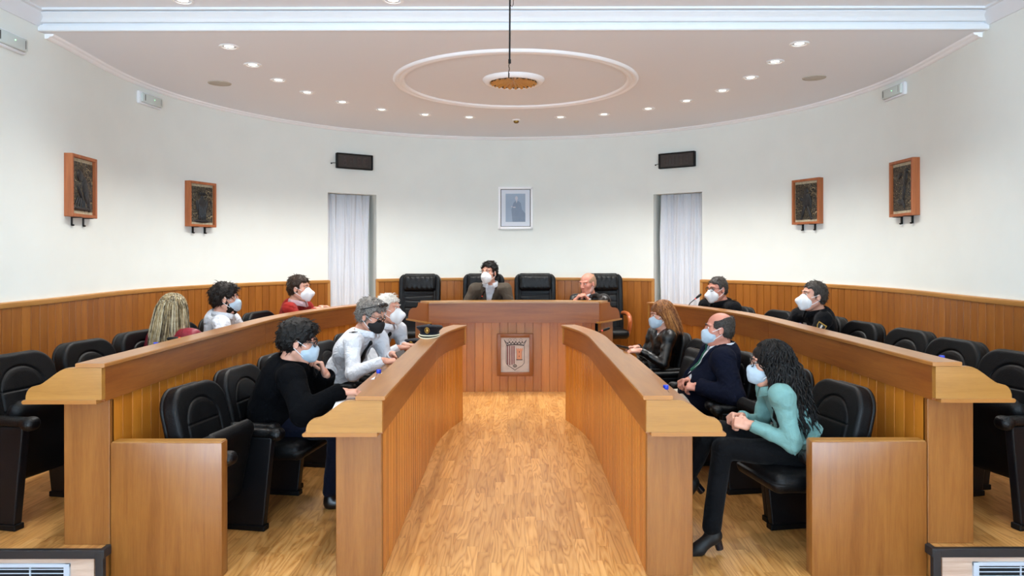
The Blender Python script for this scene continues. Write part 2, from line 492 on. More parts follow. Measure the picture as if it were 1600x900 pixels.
# ceilings
YBEAM = 5.46
g = G(); g.box((0, (YB+YBEAM)/2-0.02, ZU+0.05), (7.3, YBEAM-YB, 0.1)); struct(g.build('ceiling', M['ceiling']))
g = G()
top = [p for p in room_path(YBEAM, 0.02, 120) if p[1] >= YBEAM]
n = len(top)
g.add([(x, y, ZC) for x, y in top]+[(x, y, ZC+0.25) for x, y in top], [tuple(range(n)), tuple(range(2*n-1, n-1, -1))]+[(i, (i+1) % n, (i+1) % n+n, i+n) for i in range(n)])
struct(g.build('ceiling.001', M['ceiling']))
# stepped cornice along the drop between the ceilings, and around the upper room
g = G()
cor = [(0, ZC-0.004), (0.028, ZC-0.004), (0.036, ZC+0.002), (0.036, ZC+0.040), (0.030, ZC+0.043), (0.020, ZC+0.044), (0.020, ZC+0.056), (0.045, ZC+0.056), (0.050, ZC+0.060), (0.056, ZC+0.072), (0.072, ZC+0.092), (0.098, ZC+0.108), (0.104, ZC+0.116), (0.088, ZC+0.116), (0.088, ZC+0.124), (0.128, ZC+0.124), (0.128, ZU+0.002), (-0.03, ZU+0.002), (-0.03, ZC+0.2), (0, ZC+0.2)]
g.sweep([(-XS, YBEAM), (XS, YBEAM)], cor)
struct(g.build('trim_3', M['white'], smooth=25))
g = G()
cor2 = [(0, ZC+0.03), (0.012, ZC+0.03), (0.02, ZC+0.045), (0.06, ZC+0.09), (0.07, ZC+0.12), (0.09, ZC+0.125), (0.09, ZU), (0, ZU)]
g.sweep([(-XS, YB), (-XS, YBEAM-0.02)], cor2); g.sweep([(XS, YBEAM-0.02), (XS, YB)], cor2)
struct(g.build('trim_4', M['white'], smooth=25))
# thin moulding following the curved wall under the lower ceiling
g = G()
mo = [(0.0, ZC), (0.0, ZC-0.034), (0.012, ZC-0.036), (0.03, ZC-0.030), (0.038, ZC-0.018), (0.05, ZC-0.018), (0.062, ZC-0.013), (0.068, ZC)]
g.sweep([p for p in room_path(YBEAM) if p[1] > YBEAM+0.02], mo)
struct(g.build('trim_5', M['plaster'], smooth=40))
# plaster ring round the ceiling centre
g = G()
RX, RY, RR = 0.02, 7.11, 1.185
ringp = [(-0.11, 0), (-0.105, -0.014), (-0.09, -0.022), (-0.065, -0.018), (-0.055, -0.012), (-0.045, -0.018), (-0.03, -0.026), (-0.01, -0.020), (0, 0)]
ring = [(RX+RR*math.sin(2*PI*i/120), RY+RR*math.cos(2*PI*i/120)) for i in range(120)]
g.sweep(ring, [(-u-0.0, ZC+z) for u, z in ringp], closed=True)
struct(g.build('trim_6', M['plaster'], smooth=50))

# wainscot with its rail, cut at the curtain niches
def wains(path, name):
    p, o = planked(path)
    g = G(); z0 = 0.0
    g.sweep(p, [(0.0, z0), (0.026, z0), (0.026, 1.29), (0.0, 1.29)], offs=o)
    g.build(name, M['wainscot'])['kind'] = 'structure'
wl = [(-XS, -0.2)]+ease(-1)+arc_path(RW, -AM, NI[0][0], 60)[1:]
wc = arc_path(RW, NI[0][1], NI[1][0], 60)
wr = arc_path(RW, NI[1][1], AM, 60)[:-1]+ease(1)[::-1]+[(XS, -0.2)]
for i, (pth, nm) in enumerate(((wl, 'trim_7'), (wc, 'trim_8'), (wr, 'trim_9'))):
    wains(pth, nm)
    g = G(); g.sweep(pth, [(0.0, 1.285), (0.034, 1.285), (0.038, 1.295), (0.038, 1.318), (0.032, 1.325), (0, 1.325)])
    struct(g.build('trim_%d' % (10+i), M['rail'], smooth=40))
    g = G(); g.sweep(pth, [(0.026, PLAT), (0.038, PLAT), (0.038, PLAT+0.075), (0.026, PLAT+0.08)])
    struct(g.build('baseboard_%s' % ('left.001', 'back', 'right.001')[i], M['rail']))
g = G()
for a, b in NI:
    for t in (a, b):
        q = wall_pt(t, 0.018); g.box((q.x, q.y, 0.735), (0.04, 0.025, 1.17), 0.003, rot=Euler((0, 0, -t)))
struct(g.build('trim_13', M['rail']))

# ------------------------------------------------------------------ curtains in the niches
M['curtain'] = cloth('white_curtain', '#DDE0E6', 0.9, fold=0.1, scale=4, sheen=0.1)
def curtain(a0, a1, folds, label, open_gap=None):
    n = 160; pts = []
    for i in range(n+1):
        k = i/n; t = a0+(a1-a0)*k
        w = 0.022*math.sin(folds*2*PI*k+0.8*math.sin(5*k)) + 0.010*math.sin(folds*4.6*PI*k+1)
        pts.append((t, w))
    zs = [PLAT+0.02, 0.7, 1.3, 1.9, NZ-0.005]
    g = G(); m = len(zs)
    for i, (t, w) in enumerate(pts):
        for j, z in enumerate(zs):
            q = wall_pt(t + 0.004*math.sin(j*1.7+i*0.12), -0.13+w*(1.15-0.12*j)); g.v.append((q.x, q.y, z))
    for i in range(n):
        for j in range(m-1): g.f.append((i*m+j, (i+1)*m+j, (i+1)*m+j+1, i*m+j+1)); g.uv.append(None)
    o = g.build('curtain', M['curtain'], smooth=80)
    so = o.modifiers.new('thick', 'SOLIDIFY'); so.thickness = 0.003
    return tag(o, label, 'curtain')
curtain(NI[0][0]+0.003, NI[0][1]-0.018, 5.2, 'white floor length curtain hanging in the niche left of the framed portrait')
curtain(NI[1][0]+0.016, NI[1][1]-0.003, 5.8, 'white floor length curtain hanging in the niche right of the framed portrait')

# ------------------------------------------------------------------ ceiling fittings
M['lampglass'] = emit('lamp_glow', '#FFF3DE', 5.0)
M['lampring'] = plain('lamp_ring_white', '#F0F0F0', 0.4)
M['lampcone'] = plain('lamp_reflector', '#D8D8D8', 0.25, metal=0.8)
def downlight(x, y, z, label, power=1.0):
    t = thing('ceiling_downlight', label, 'ceiling light', (x, y, z), 0, 'recessed ceiling downlights')
    g = G(); g.lathe([(0.056, 0.0), (0.075, 0.0), (0.077, -0.004), (0.070, -0.009), (0.058, -0.008), (0.054, 0.0)], 28, caps=False)
    g.build('trim_ring', M['lampring'], t, smooth=40)
    g = G(); g.lathe([(0.057, -0.004), (0.05, -0.002), (0.036, -0.001)], 24, caps=False); g.build('reflector', M['lampcone'], t, smooth=60)
    g = G(); g.lathe([(0.0001, -0.0055), (0.018, -0.005), (0.034, -0.002), (0.038, -0.0005)], 20, caps=False); g.build('bulb', M['lampglass'], t, smooth=60)
    d = bpy.data.lights.new('downlight_spot', 'SPOT'); d.energy = LAMP_W*power; d.color = LAMP_COL; d.spot_size = R(125); d.spot_blend = 0.8; d.shadow_soft_size = 0.04
    o = bpy.data.objects.new('downlight_spot', d); C.objects.link(o); o.parent = t; o.location = (0, 0, -0.03)
DL = [(-2.29, 5.85), (-2.30, 6.41), (-2.255, 6.97), (-2.13, 7.50), (-1.88, 7.98), (-1.525, 8.39), (-1.06, 8.70), (-0.54, 8.87),
      (0.57, 8.87), (1.08, 8.70), (1.55, 8.37), (1.89, 7.95), (2.14, 7.45), (2.25, 6.90), (2.28, 6.34), (2.28, 5.80)]
ords = ['first', 'second', 'third', 'fourth', 'fifth', 'sixth', 'seventh', 'eighth']
for i, (x, y) in enumerate(DL):
    sd = 'left' if i < 8 else 'right'; k = i if i < 8 else 15-i
    downlight(x, y, ZC, 'recessed downlight in the lower ceiling, %s from the %s end of the curved row' % (ords[k], sd), .7 if k < 3 else 1.05)
downlight(-2.36, 5.19, ZU, 'recessed downlight in the upper ceiling, at the left top edge of the photo', .6)
downlight(-0.86, 5.19, ZU, 'recessed downlight in the upper ceiling, just left of the hanging black rod', .8)
for x in (-2.4, -0.85, 0.85, 2.4):
    for y in (4.3, 2.2): downlight(x, y, ZU, 'recessed downlight in the upper ceiling over the front of the room', .8 if abs(x) < 2 else .35)
M['beige'] = plain('speaker_mesh_beige', '#B9B3A8', 0.7, bump=0.3, bscale=400)
for x, y, sd in ((-2.87, 7.10, 'left'), (2.86, 6.92, 'right')):
    t = thing('ceiling_speaker', 'round beige speaker grille set in the ceiling on the %s' % sd, 'speaker', (x, y, ZC))
    g = G(); g.lathe([(0.0001, -0.007), (0.09, -0.006), (0.098, -0.003)], 32, caps=False); g.build('speaker_grille', M['beige'], t, smooth=40)
    g = G(); g.lathe([(0.098, 0.0), (0.098, -0.006), (0.106, -0.006), (0.109, 0.0)], 32, caps=False); g.build('speaker_rim', M['beige'], t, smooth=30)
t = thing('smoke_detector', 'small brass coloured detector on the ceiling above the portrait', 'smoke detector', (0.032, 9.045, ZC))
M['brass'] = plain('aged_brass', '#8A6B2E', 0.4, metal=0.7)
g = G(); g.lathe([(0.05, 0), (0.05, -0.012), (0.044, -0.016), (0.0001, -0.016)], 24, caps=False); g.build('detector_base', M['lampring'], t, smooth=35)
g = G(); g.lathe([(0.034, -0.016), (0.032, -0.034), (0.02, -0.044), (0.0001, -0.046)], 24, caps=False); g.build('detector_head', M['brass'], t, smooth=35)
# central rosette: white rim, amber fluted dish
t = thing('ceiling_rosette', 'round amber fluted dish with a white rim at the centre of the ceiling ring', 'ceiling lamp', (0.0, 6.97, ZC))
g = G(); g.lathe([(0.215, 0.0), (0.222, -0.03), (0.245, -0.042), (0.275, -0.036), (0.295, -0.012), (0.297, 0.0)], 64, caps=False); g.build('rosette_rim', M['plaster'], t, smooth=50)
M['amber'] = plain('amber_gilt', '#C99248', 0.4, metal=0.25)
g = G(); n = 96; rings = [(0.005, -0.004), (0.06, -0.006), (0.14, -0.012), (0.19, -0.024), (0.222, -0.034)]
for k in range(n):
    a = 2*PI*k/n
    for r, z in rings: g.v.append((r*math.cos(a), r*math.sin(a), z-0.012+(0.012*min(1, r/0.15) if k % 4 < 2 else 0)))
for k in range(n):
    for i in range(len(rings)-1): m = len(rings); g.f.append((k*m+i, ((k+1) % n)*m+i, ((k+1) % n)*m+i+1, k*m+i+1)); g.uv.append(None)
g.build('fluted_dish', M['amber'], t)
M['louver'] = plain('dark_louvre', '#2A241C', 0.5)
g = G()
for k in range(36):
    a = 2*PI*k/36; g.box((0.212*math.cos(a), 0.212*math.sin(a), -0.03), (0.02, 0.010, 0.016), rot=Euler((0, 0, a)))
g.build('louvre_slots', M['louver'], t)
# hanging black rod from the upper ceiling
t = thing('hanging_rod', 'thin black rod with a hook hanging from the ceiling in front of the amber dish', 'hanging rod', (-0.025, 4.6, ZU))
g = G(); g.tube([(0.003, 0, 0), (0.002, 0, -0.25), (0, 0, -0.60)], 0.0055, 8); g.build('rod', M['metalblk'], t, smooth=50)
g = G(); g.tube([(0, 0, -0.585), (0, 0, -0.61)], 0.009, 10); g.tube([(0.0, 0, -0.605), (-0.006, 0, -0.625), (-0.001, 0, -0.645), (-0.007, 0, -0.665), (-0.005, 0, -0.695)], 0.003, 6); g.tube([(-0.005, 0, -0.67), (-0.006, 0, -0.70)], 0.0045, 6); g.build('hook', M['metalblk'], t, smooth=50)
g = G(); g.tube([(0.024, 0, 0), (0.024, 0, -0.2)], [0.010, 0.007], 8); g.tube([(0.024, 0, -0.2), (0.024, 0, -0.235), (0.016, 0, -0.252), (0.005, 0, -0.24), (0.001, 0, -0.215)], 0.0022, 6); g.build('safety_cord', M['metalblk'], t, smooth=50)
g = G(); g.lathe([(0.0001, -0.014), (0.04, -0.012), (0.045, 0)], 20, caps=False); g.build('ceiling_cup', M['metalblk'], t, smooth=40)

# ------------------------------------------------------------------ wall fittings
def on_wall(name, label, cat, th, z, inset=0.0, straight=None, group=None):
    if straight:                                            # on a straight side wall: (side, y)
        sd, y = straight; return thing(name, label, cat, (sd*XS, y, z), R(-90)*sd, group)
    q = wall_pt(th, inset); return thing(name, label, cat, (q.x, q.y, z), -th, group)
# local frame on the wall: x to the right along the wall (seen from the room), -y into the room, z up
M['emcase'] = plain('emergency_light_case', '#E8EAEE', 0.45)
M['emlens'] = plain('emergency_light_lens', '#C9D3CF', 0.2, coat=0.4)
M['led'] = emit('green_led', '#9BFFB0', 3.0)
def emergency(th, z, label, straight=None):
    t = on_wall('emergency_light', label, 'emergency light', th, z, straight=straight)
    g = G(); g.box((0, -0.018, 0), (0.36, 0.036, 0.125), 0.014); g.build('case', M['emcase'], t, smooth=40)
    g = G(); g.box((0, -0.045, 0), (0.325, 0.034, 0.095), 0.016); g.build('lens', M['emlens'], t, smooth=40)
    g = G(); g.ball((0.02, -0.063, 0.005), 0.004); g.build('indicator', M['led'], t)
    g = G()
    for x in (-0.13, -0.125, 0.13): g.box((x, -0.0625, 0), (0.003, 0.002, 0.06))
    g.box((0, -0.037, -0.045), (0.30, 0.004, 0.003)); g.build('seam', M['louver'], t)
emergency(0, 3.155, 'white emergency light at the left edge of the photo, high on the side wall', straight=(-1, 5.07))
emergency(R(-83.5), 3.185, 'white emergency light on the curved wall above the carved plaques on the left')
emergency(R(87.9), 3.195, 'white emergency light on the curved wall above the carved plaques on the right')
M['display'] = plain('display_window', '#33302F', 0.25, coat=0.3)
M['digit'] = plain('unlit_digit_segment', '#3B2E2D', 0.4)
SEG = {'0': 'abcdef', '1': 'bc', '2': 'abged', '4': 'fgbc', '3': 'abgcd', '8': 'abcdefg'}
def seven(g, ch, x, z, w, h, y):
    t = 0.010
    sg = {'a': ((x, z+h/2), (w, t)), 'd': ((x, z-h/2), (w, t)), 'g': ((x, z), (w, t)), 'f': ((x-w/2, z+h/4), (t, h/2)), 'b': ((x+w/2, z+h/4), (t, h/2)), 'e': ((x-w/2, z-h/4), (t, h/2)), 'c': ((x+w/2, z-h/4), (t, h/2))}
    for s in SEG[ch]: (cx, cz), (sx, sz) = sg[s]; g.box((cx, y, cz), (sx, 0.002, sz))
def ledclock(th, z, label):
    t = on_wall('display_panel', label, 'electronic display', th, z)
    g = G()
    g.box((0, -0.02, 0), (0.50, 0.04, 0.185), 0.008)
    for x in (-1, 1): g.box((x*0.248, -0.045, 0), (0.022, 0.05, 0.20), 0.007)
    for q in (-1, 1): g.box((0, -0.045, q*0.093), (0.51, 0.05, 0.018), 0.007)
    g.build('housing', M['plastic'], t, smooth=40)
    g = G(); g.box((0, -0.05, 0), (0.478, 0.012, 0.17)); g.build('display_window', M['display'], t)
    for ch, x in (('8', -0.14), ('8', -0.05), ('8', 0.06), ('8', 0.15)):
        g = G(); seven(g, ch, x, 0, 0.045, 0.10, -0.0566); g.build('digit', M['digit'], t)
    g = G(); g.tube([(-0.25, -0.03, -0.035), (-0.285, -0.032, -0.032), (-0.315, -0.03, -0.04)], 0.004, 6); g.ball((-0.318, -0.03, -0.042), 0.010); g.build('antenna', M['metalblk'], t, smooth=50)
ledclock(R(-36.1), 2.895, 'dark wall display above the left curtain')
ledclock(R(37.0), 2.905, 'dark wall display above the right curtain')

# framed portrait photograph
t = on_wall('framed_portrait', 'white framed photograph of a standing person in a suit on the back wall', 'picture', R(0.4), 2.32)
M['pframe'] = plain('white_picture_frame', '#FAFBFC', 0.35)
M['passe'] = plain('mount_card', '#DDE3EC', 0.8)
M['pbg'] = plain('print_blue_grey', '#9FB0C3', 0.6, noise=0.06, nscale=5)
M['pfig'] = plain('print_dark_blue', '#8494A8', 0.6, noise=0.05, nscale=12)
M['pface'] = plain('print_face', '#C9C6CC', 0.6)
g = G()
for s_ in (-1, 1): g.box((s_*0.232, -0.02, 0), (0.034, 0.04, 0.606), 0.004); g.box((0, -0.02, s_*0.286), (0.497, 0.04, 0.034), 0.004)
g.build('frame', M['pframe'], t, smooth=40)
g = G(); g.box((0, -0.011, 0), (0.44, 0.004, 0.548)); g.build('frame_recess', M['louver'], t)
g = G(); g.box((0, -0.0145, 0), (0.41, 0.003, 0.52)); g.build('mount', M['passe'], t)
g = G(); g.box((-0.002, -0.0165, 0.003), (0.283, 0.001, 0.405)); g.build('photograph', M['pbg'], t)
g = G(); g.ext([(-0.045, -0.198), (0.14, -0.198), (0.14, -0.08), (0.09, -0.02), (0.075, 0.07), (0.045, 0.098), (-0.002, 0.098), (-0.03, 0.075), (-0.052, 0.0), (-0.06, -0.02)], -0.0176, -0.017); fg = g.build('suit_figure', M['pfig'], t)
g = G(); g.ball((0.012, -0.0176, 0.14), (0.021, 0.001, 0.029)); g.ext([(0.004, 0.11), (0.026, 0.11), (0.012, 0.065)], -0.0184, -0.0178); g.build('face', M['pface'], t); g = G(); g.ball((-0.02, -0.018, 0.01), (0.022, 0.001, 0.008)); g.ball((-0.055, -0.018, 0.02), (0.012, 0.001, 0.007)); g.build('folded_hands', M['pface'], t)

# carved dark plaques in deep wooden frames on iron brackets
k = NT('carved_relief')
tc = k.n('ShaderNodeTexCoord').outputs['Object']
vv = k.n('ShaderNodeTexNoise', {'Vector': tc, 'Scale': 11.0, 'Detail': 1.0, 'Distortion': 2.2}).outputs[0]
sw = k.math('ABSOLUTE', k.math('SUBTRACT', k.math('FRACT', k.math('MULTIPLY', vv, 8.0)), 0.5))
k.put(k.b.inputs['Base Color'], k.ramp(sw, [(0.03, srgb('#9A8A66')), (0.12, srgb('#40352A')), (0.3, srgb('#1C1A18'))]))
k.set(Roughness=0.5); k.bump(sw, 0.8, 0.015); M['relief'] = k.m
M['relieffig'] = plain('dark_bronze_figure', '#17171A', 0.42, noise=0.3, nscale=60, bump=0.5, bscale=60)
M['stone'] = plain('pale_stone_edge', '#B3A78C', 0.8, noise=0.25, nscale=40)
M['pine'] = wood('red_pine_frame', '#B4693A', '#8F4A22', 'Object', along='z', rough=0.5, coat=0)
def plaque(fig, label, th, z, w=0.44, h=0.5, straight=None):
    t = on_wall('carved_plaque', label, 'wall plaque', th, z, straight=straight)
    if straight: t.location.x = -3.605; t.rotation_euler.z += R(5.5)
    dp = 0.07; f = 0.026
    g = G()
    for s_ in (-1, 1): g.box((s_*(w/2-f/2), -dp/2-0.004, 0), (f, dp, h), 0.003); g.box((0, -dp/2-0.004, s_*(h/2-f/2)), (w-2*f+0.004, dp, f), 0.003)
    g.build('frame', M['pine'], t)
    iw, ih = w-2*f, h-2*f; yb = -dp+0.02
    g = G(); g.box((0, yb+0.02, 0), (iw, 0.03, ih)); g.build('stone_slab', M['stone'], t)
    g = G(); g.box((0, yb+0.003, 0.0), (iw*0.94, 0.012, ih*0.88), 0.004); g.build('relief', M['relief'], t)
    g = G()
    def blob(x, z_, rx, rz, a=0.0, ry=0.012): g.ball((x*iw, yb-0.004, z_*ih), (rx*iw, ry, rz*ih), 14, 8, Euler((0, R(a), 0)))
    if fig == 'bird':
        blob(0.12, -0.05, 0.13, 0.26, -16); blob(-0.12, 0.19, 0.15, 0.10, 20); blob(0.26, -0.3, 0.07, 0.16, -12); blob(-0.12, -0.12, 0.05, 0.16, -38)
        for q in range(5): blob(-0.3+0.09*q, -0.26-0.02*q, 0.018, 0.11, 40-12*q)
        blob(0.0, -0.4, 0.4, 0.035)
    elif fig == 'king':
        blob(0, 0.17, 0.08, 0.07); blob(0, 0.02, 0.2, 0.14); blob(0, -0.42, 0.34, 0.04)
        for q in range(-2, 3): blob(0.065*q, -0.18, 0.036, 0.24, 0, 0.016); blob(0.065*q, 0.27, 0.022, 0.035)
        blob(-0.2, -0.05, 0.05, 0.17, -14); blob(0.2, -0.05, 0.05, 0.17, 14); blob(0, 0.235, 0.15, 0.014)
    elif fig == 'walker':
        blob(0, 0.27, 0.09, 0.075); blob(0.0, 0.03, 0.17, 0.2); blob(-0.21, 0.06, 0.09, 0.05, 30); blob(0.17, 0.0, 0.05, 0.2, -6); blob(-0.13, -0.24, 0.06, 0.2, 18); blob(0.13, -0.27, 0.06, 0.2, -20); blob(-0.22, -0.42, 0.08, 0.025); blob(0.22, -0.42, 0.08, 0.025)
    else:
        blob(0.15, 0.18, 0.09, 0.17, 14); blob(0.08, -0.06, 0.07, 0.2, 10); blob(-0.12, 0.25, 0.12, 0.05, -35); blob(-0.1, -0.28, 0.16, 0.05, 18); blob(0.2, 0.33, 0.08, 0.05); blob(0.05, -0.3, 0.05, 0.13, -25)
    g.build('carved_figure', M['relieffig'], t, smooth=60)
    for x in (-0.23, 0.22):
        g = G()
        g.box((x*w, -0.048, -h/2-0.004), (0.02, 0.09, 0.006)); g.box((x*w, -0.012, -h/2-0.035), (0.02, 0.012, 0.07)); g.ball((x*w, -0.022, -h/2-0.066), (0.017, 0.012, 0.008))
        g.build('iron_bracket', M['metalblk'], t)
plaque('bird', 'wood framed carved plaque of a crow-like bird, leftmost on the left wall', R(-98), 2.215, 0.42, 0.505, straight=(-1, 5.985))
plaque('king', 'wood framed carved plaque of a crowned robed figure on the left wall', R(-71.3), 2.205, 0.40, 0.49)
plaque('walker', 'wood framed carved plaque of a striding figure on the right wall', R(66.7), 2.245, 0.40, 0.51)
plaque('beast', 'wood framed carved plaque of twisting animal shapes, rightmost on the right wall', R(91.0), 2.26, 0.42, 0.52)
# ------------------------------------------------------------------ implicit surfaces (rounded cushions, bodies, clothes)
class SDF:
    def __init__(s, lo, hi, h):
        s.h = h; s.lo = np.array(lo, float)
        n = np.ceil((np.array(hi)-s.lo)/h).astype(int)+1
        s.ax = [(s.lo[i]+np.arange(n[i])*h).astype(np.float32) for i in range(3)]
        s.d = np.full(n, 0.5, np.float32)
    def sl(s, lo, hi, pad):
        r = []
        for i in range(3):
            a = int(np.floor((lo[i]-pad-s.lo[i])/s.h)); b = int(np.ceil((hi[i]+pad-s.lo[i])/s.h))+1
            a = max(0, a); b = min(len(s.ax[i]), b)
            if a >= b: return None, None
            r.append(slice(a, b))
        g = np.meshgrid(s.ax[0][r[0]], s.ax[1][r[1]], s.ax[2][r[2]], indexing='ij', sparse=True)
        return tuple(r), g
    def put(s, q, d, k, op):
        a = s.d[q]
        if op == 'sub': a2, b2 = -a, d
        else: a2, b2 = a, d
        if op == 'int':
            if k > 0:
                h = np.clip(0.5-0.5*(d-a)/k, 0, 1); s.d[q] = d*(1-h)+a*h+k*h*(1-h)
            else: s.d[q] = np.maximum(a, d)
            return
        if k > 0:
            h = np.clip(0.5+0.5*(b2-a2)/k, 0, 1)
            if op == 'sub':
                h = np.clip(0.5-0.5*(a+d)/k, 0, 1); s.d[q] = a*(1-h)+(-d)*h+k*h*(1-h)
            else: s.d[q] = d*(1-h)+a*h-k*h*(1-h)
        else: s.d[q] = np.maximum(a, -d) if op == 'sub' else np.minimum(a, d)
    def cap(s, a, b, ra, rb=None, k=0.02, op='add'):
        rb = ra if rb is None else rb; a = np.array(a, float); b = np.array(b, float); m = max(ra, rb)
        q, g = s.sl(np.minimum(a, b)-m, np.maximum(a, b)+m, k+2*s.h)
        if q is None: return s
        ab = b-a; L = max(1e-9, float(ab@ab))
        px, py, pz = g[0]-a[0], g[1]-a[1], g[2]-a[2]
        t = np.clip((px*ab[0]+py*ab[1]+pz*ab[2])/L, 0, 1)
        d = np.sqrt((px-t*ab[0])**2+(py-t*ab[1])**2+(pz-t*ab[2])**2)-(ra+(rb-ra)*t)
        s.put(q, d.astype(np.float32), k, op); return s
    def chain(s, pts, rs, k=0.02):
        for i in range(len(pts)-1): s.cap(pts[i], pts[i+1], rs[i], rs[i+1], k)
        return s
    def loc(s, c, rot, ext, pad):
        c = np.array(c, float); m = float(np.max(np.linalg.norm(ext))) if rot is not None else None
        e = np.array([m]*3) if rot is not None else np.array(ext, float)
        q, g = s.sl(c-e, c+e, pad)
        if q is None: return None, None
        p = [g[0]-c[0], g[1]-c[1], g[2]-c[2]]
        if rot is not None:
            A = np.array(rot.to_matrix() if isinstance(rot, Euler) else rot.to_3x3()).T
            p = [A[i][0]*p[0]+A[i][1]*p[1]+A[i][2]*p[2] for i in range(3)]
        return q, p
    def ell(s, c, r, rot=None, k=0.02, op='add'):
        q, p = s.loc(c, rot, r, k+2*s.h)
        if q is None: return s
        k0 = np.sqrt((p[0]/r[0])**2+(p[1]/r[1])**2+(p[2]/r[2])**2)
        k1 = np.sqrt((p[0]/r[0]**2)**2+(p[1]/r[1]**2)**2+(p[2]/r[2]**2)**2)+1e-6
        s.put(q, (k0*(k0-1)/k1).astype(np.float32), k, op); return s
    def rbox(s, c, half, r, rot=None, k=0.01, op='add'):
        q, p = s.loc(c, rot, half, k+2*s.h)
        if q is None: return s
        e = [np.abs(p[i])-half[i]+r for i in range(3)]
        d = np.sqrt(np.maximum(e[0], 0)**2+np.maximum(e[1], 0)**2+np.maximum(e[2], 0)**2)+np.minimum(np.maximum(np.maximum(e[0], e[1]), e[2]), 0)-r
        s.put(q, d.astype(np.float32), k, op); return s
    def noise(s, amp, freq, seed=0):
        rs = np.random.RandomState(seed); g = np.meshgrid(*s.ax, indexing='ij', sparse=True)
        o = 0
        for i in range(5):
            v = rs.randn(3); v = v/np.linalg.norm(v)*freq*(0.7+0.25*i)
            w = rs.randn(3); w = w/np.linalg.norm(w)*freq*0.6
            o = o+np.sin(v[0]*g[0]+v[1]*g[1]+v[2]*g[2]+1.3*np.sin(w[0]*g[0]+w[1]*g[1]+w[2]*g[2])+rs.rand()*6)/(1+0.35*i)
        s.d += (amp*o/2.5).astype(np.float32); return s
    def mesh(s):
        d = s.d; I = d < 0
        n = np.zeros(tuple(np.array(d.shape)-1), np.int8)
        cs = [(i, j, k) for i in (0, 1) for j in (0, 1) for k in (0, 1)]
        sub = lambda A, c: A[c[0]:A.shape[0]-1+c[0], c[1]:A.shape[1]-1+c[1], c[2]:A.shape[2]-1+c[2]]
        for c in cs: n += sub(I, c)
        act = (n > 0) & (n < 8); idx = np.argwhere(act)
        ids = np.full(act.shape, -1, np.int64); ids[act] = np.arange(len(idx))
        V = np.stack([d[idx[:, 0]+c[0], idx[:, 1]+c[1], idx[:, 2]+c[2]] for c in cs], 1)
        P = np.zeros((len(idx), 3)); cnt = np.zeros(len(idx))
        for a in range(8):
            for b in range(a+1, 8):
                ca, cb = np.array(cs[a]), np.array(cs[b])
                if np.abs(ca-cb).sum() != 1: continue
                m = (V[:, a] < 0) != (V[:, b] < 0)
                t = np.where(m, V[:, a]/np.where(m, V[:, a]-V[:, b], 1), 0)
                P += np.where(m[:, None], ca+t[:, None]*(cb-ca), 0); cnt += m
        P = (P/cnt[:, None]+idx)*s.h+s.lo
        Q = []
        for ax in range(3):
            o1, o2 = [(1, 2), (2, 0), (0, 1)][ax]
            sa = [slice(None)]*3; sb = [slice(None)]*3; sa[ax] = slice(0, -1); sb[ax] = slice(1, None)
            A = I[tuple(sa)]; B = I[tuple(sb)]
            e = np.argwhere(A != B)
            e = e[(e[:, o1] > 0) & (e[:, o2] > 0) & (e[:, o1] < d.shape[o1]-1) & (e[:, o2] < d.shape[o2]-1)]
            if not len(e): continue
            fl = A[e[:, 0], e[:, 1], e[:, 2]]
            def cell(d1, d2):
                f = e.copy(); f[:, o1] -= d1; f[:, o2] -= d2; return ids[f[:, 0], f[:, 1], f[:, 2]]
            q = np.stack([cell(1, 1), cell(0, 1), cell(0, 0), cell(1, 0)], 1)
            q[~fl] = q[~fl][:, ::-1]
            Q.append(q)
        return P, np.concatenate(Q)
    def build(s, name, mat, parent=None, loc=None, post=None):
        P, Q = s.mesh()
        if post is not None: P = post(P)
        me = bpy.data.meshes.new(name)
        me.vertices.add(len(P)); me.vertices.foreach_set('co', P.astype(np.float32).ravel())
        me.loops.add(Q.size); me.loops.foreach_set('vertex_index', Q.astype(np.int32).ravel())
        me.polygons.add(len(Q)); me.polygons.foreach_set('loop_start', np.arange(0, Q.size, 4, dtype=np.int32))
        me.update(calc_edges=True); me.validate()
        me.materials.append(mat); me.shade_smooth()
        o = bpy.data.objects.new(name, me); C.objects.link(o)
        if parent is not None: o.parent = parent
        if loc is not None: o.location = loc
        return o

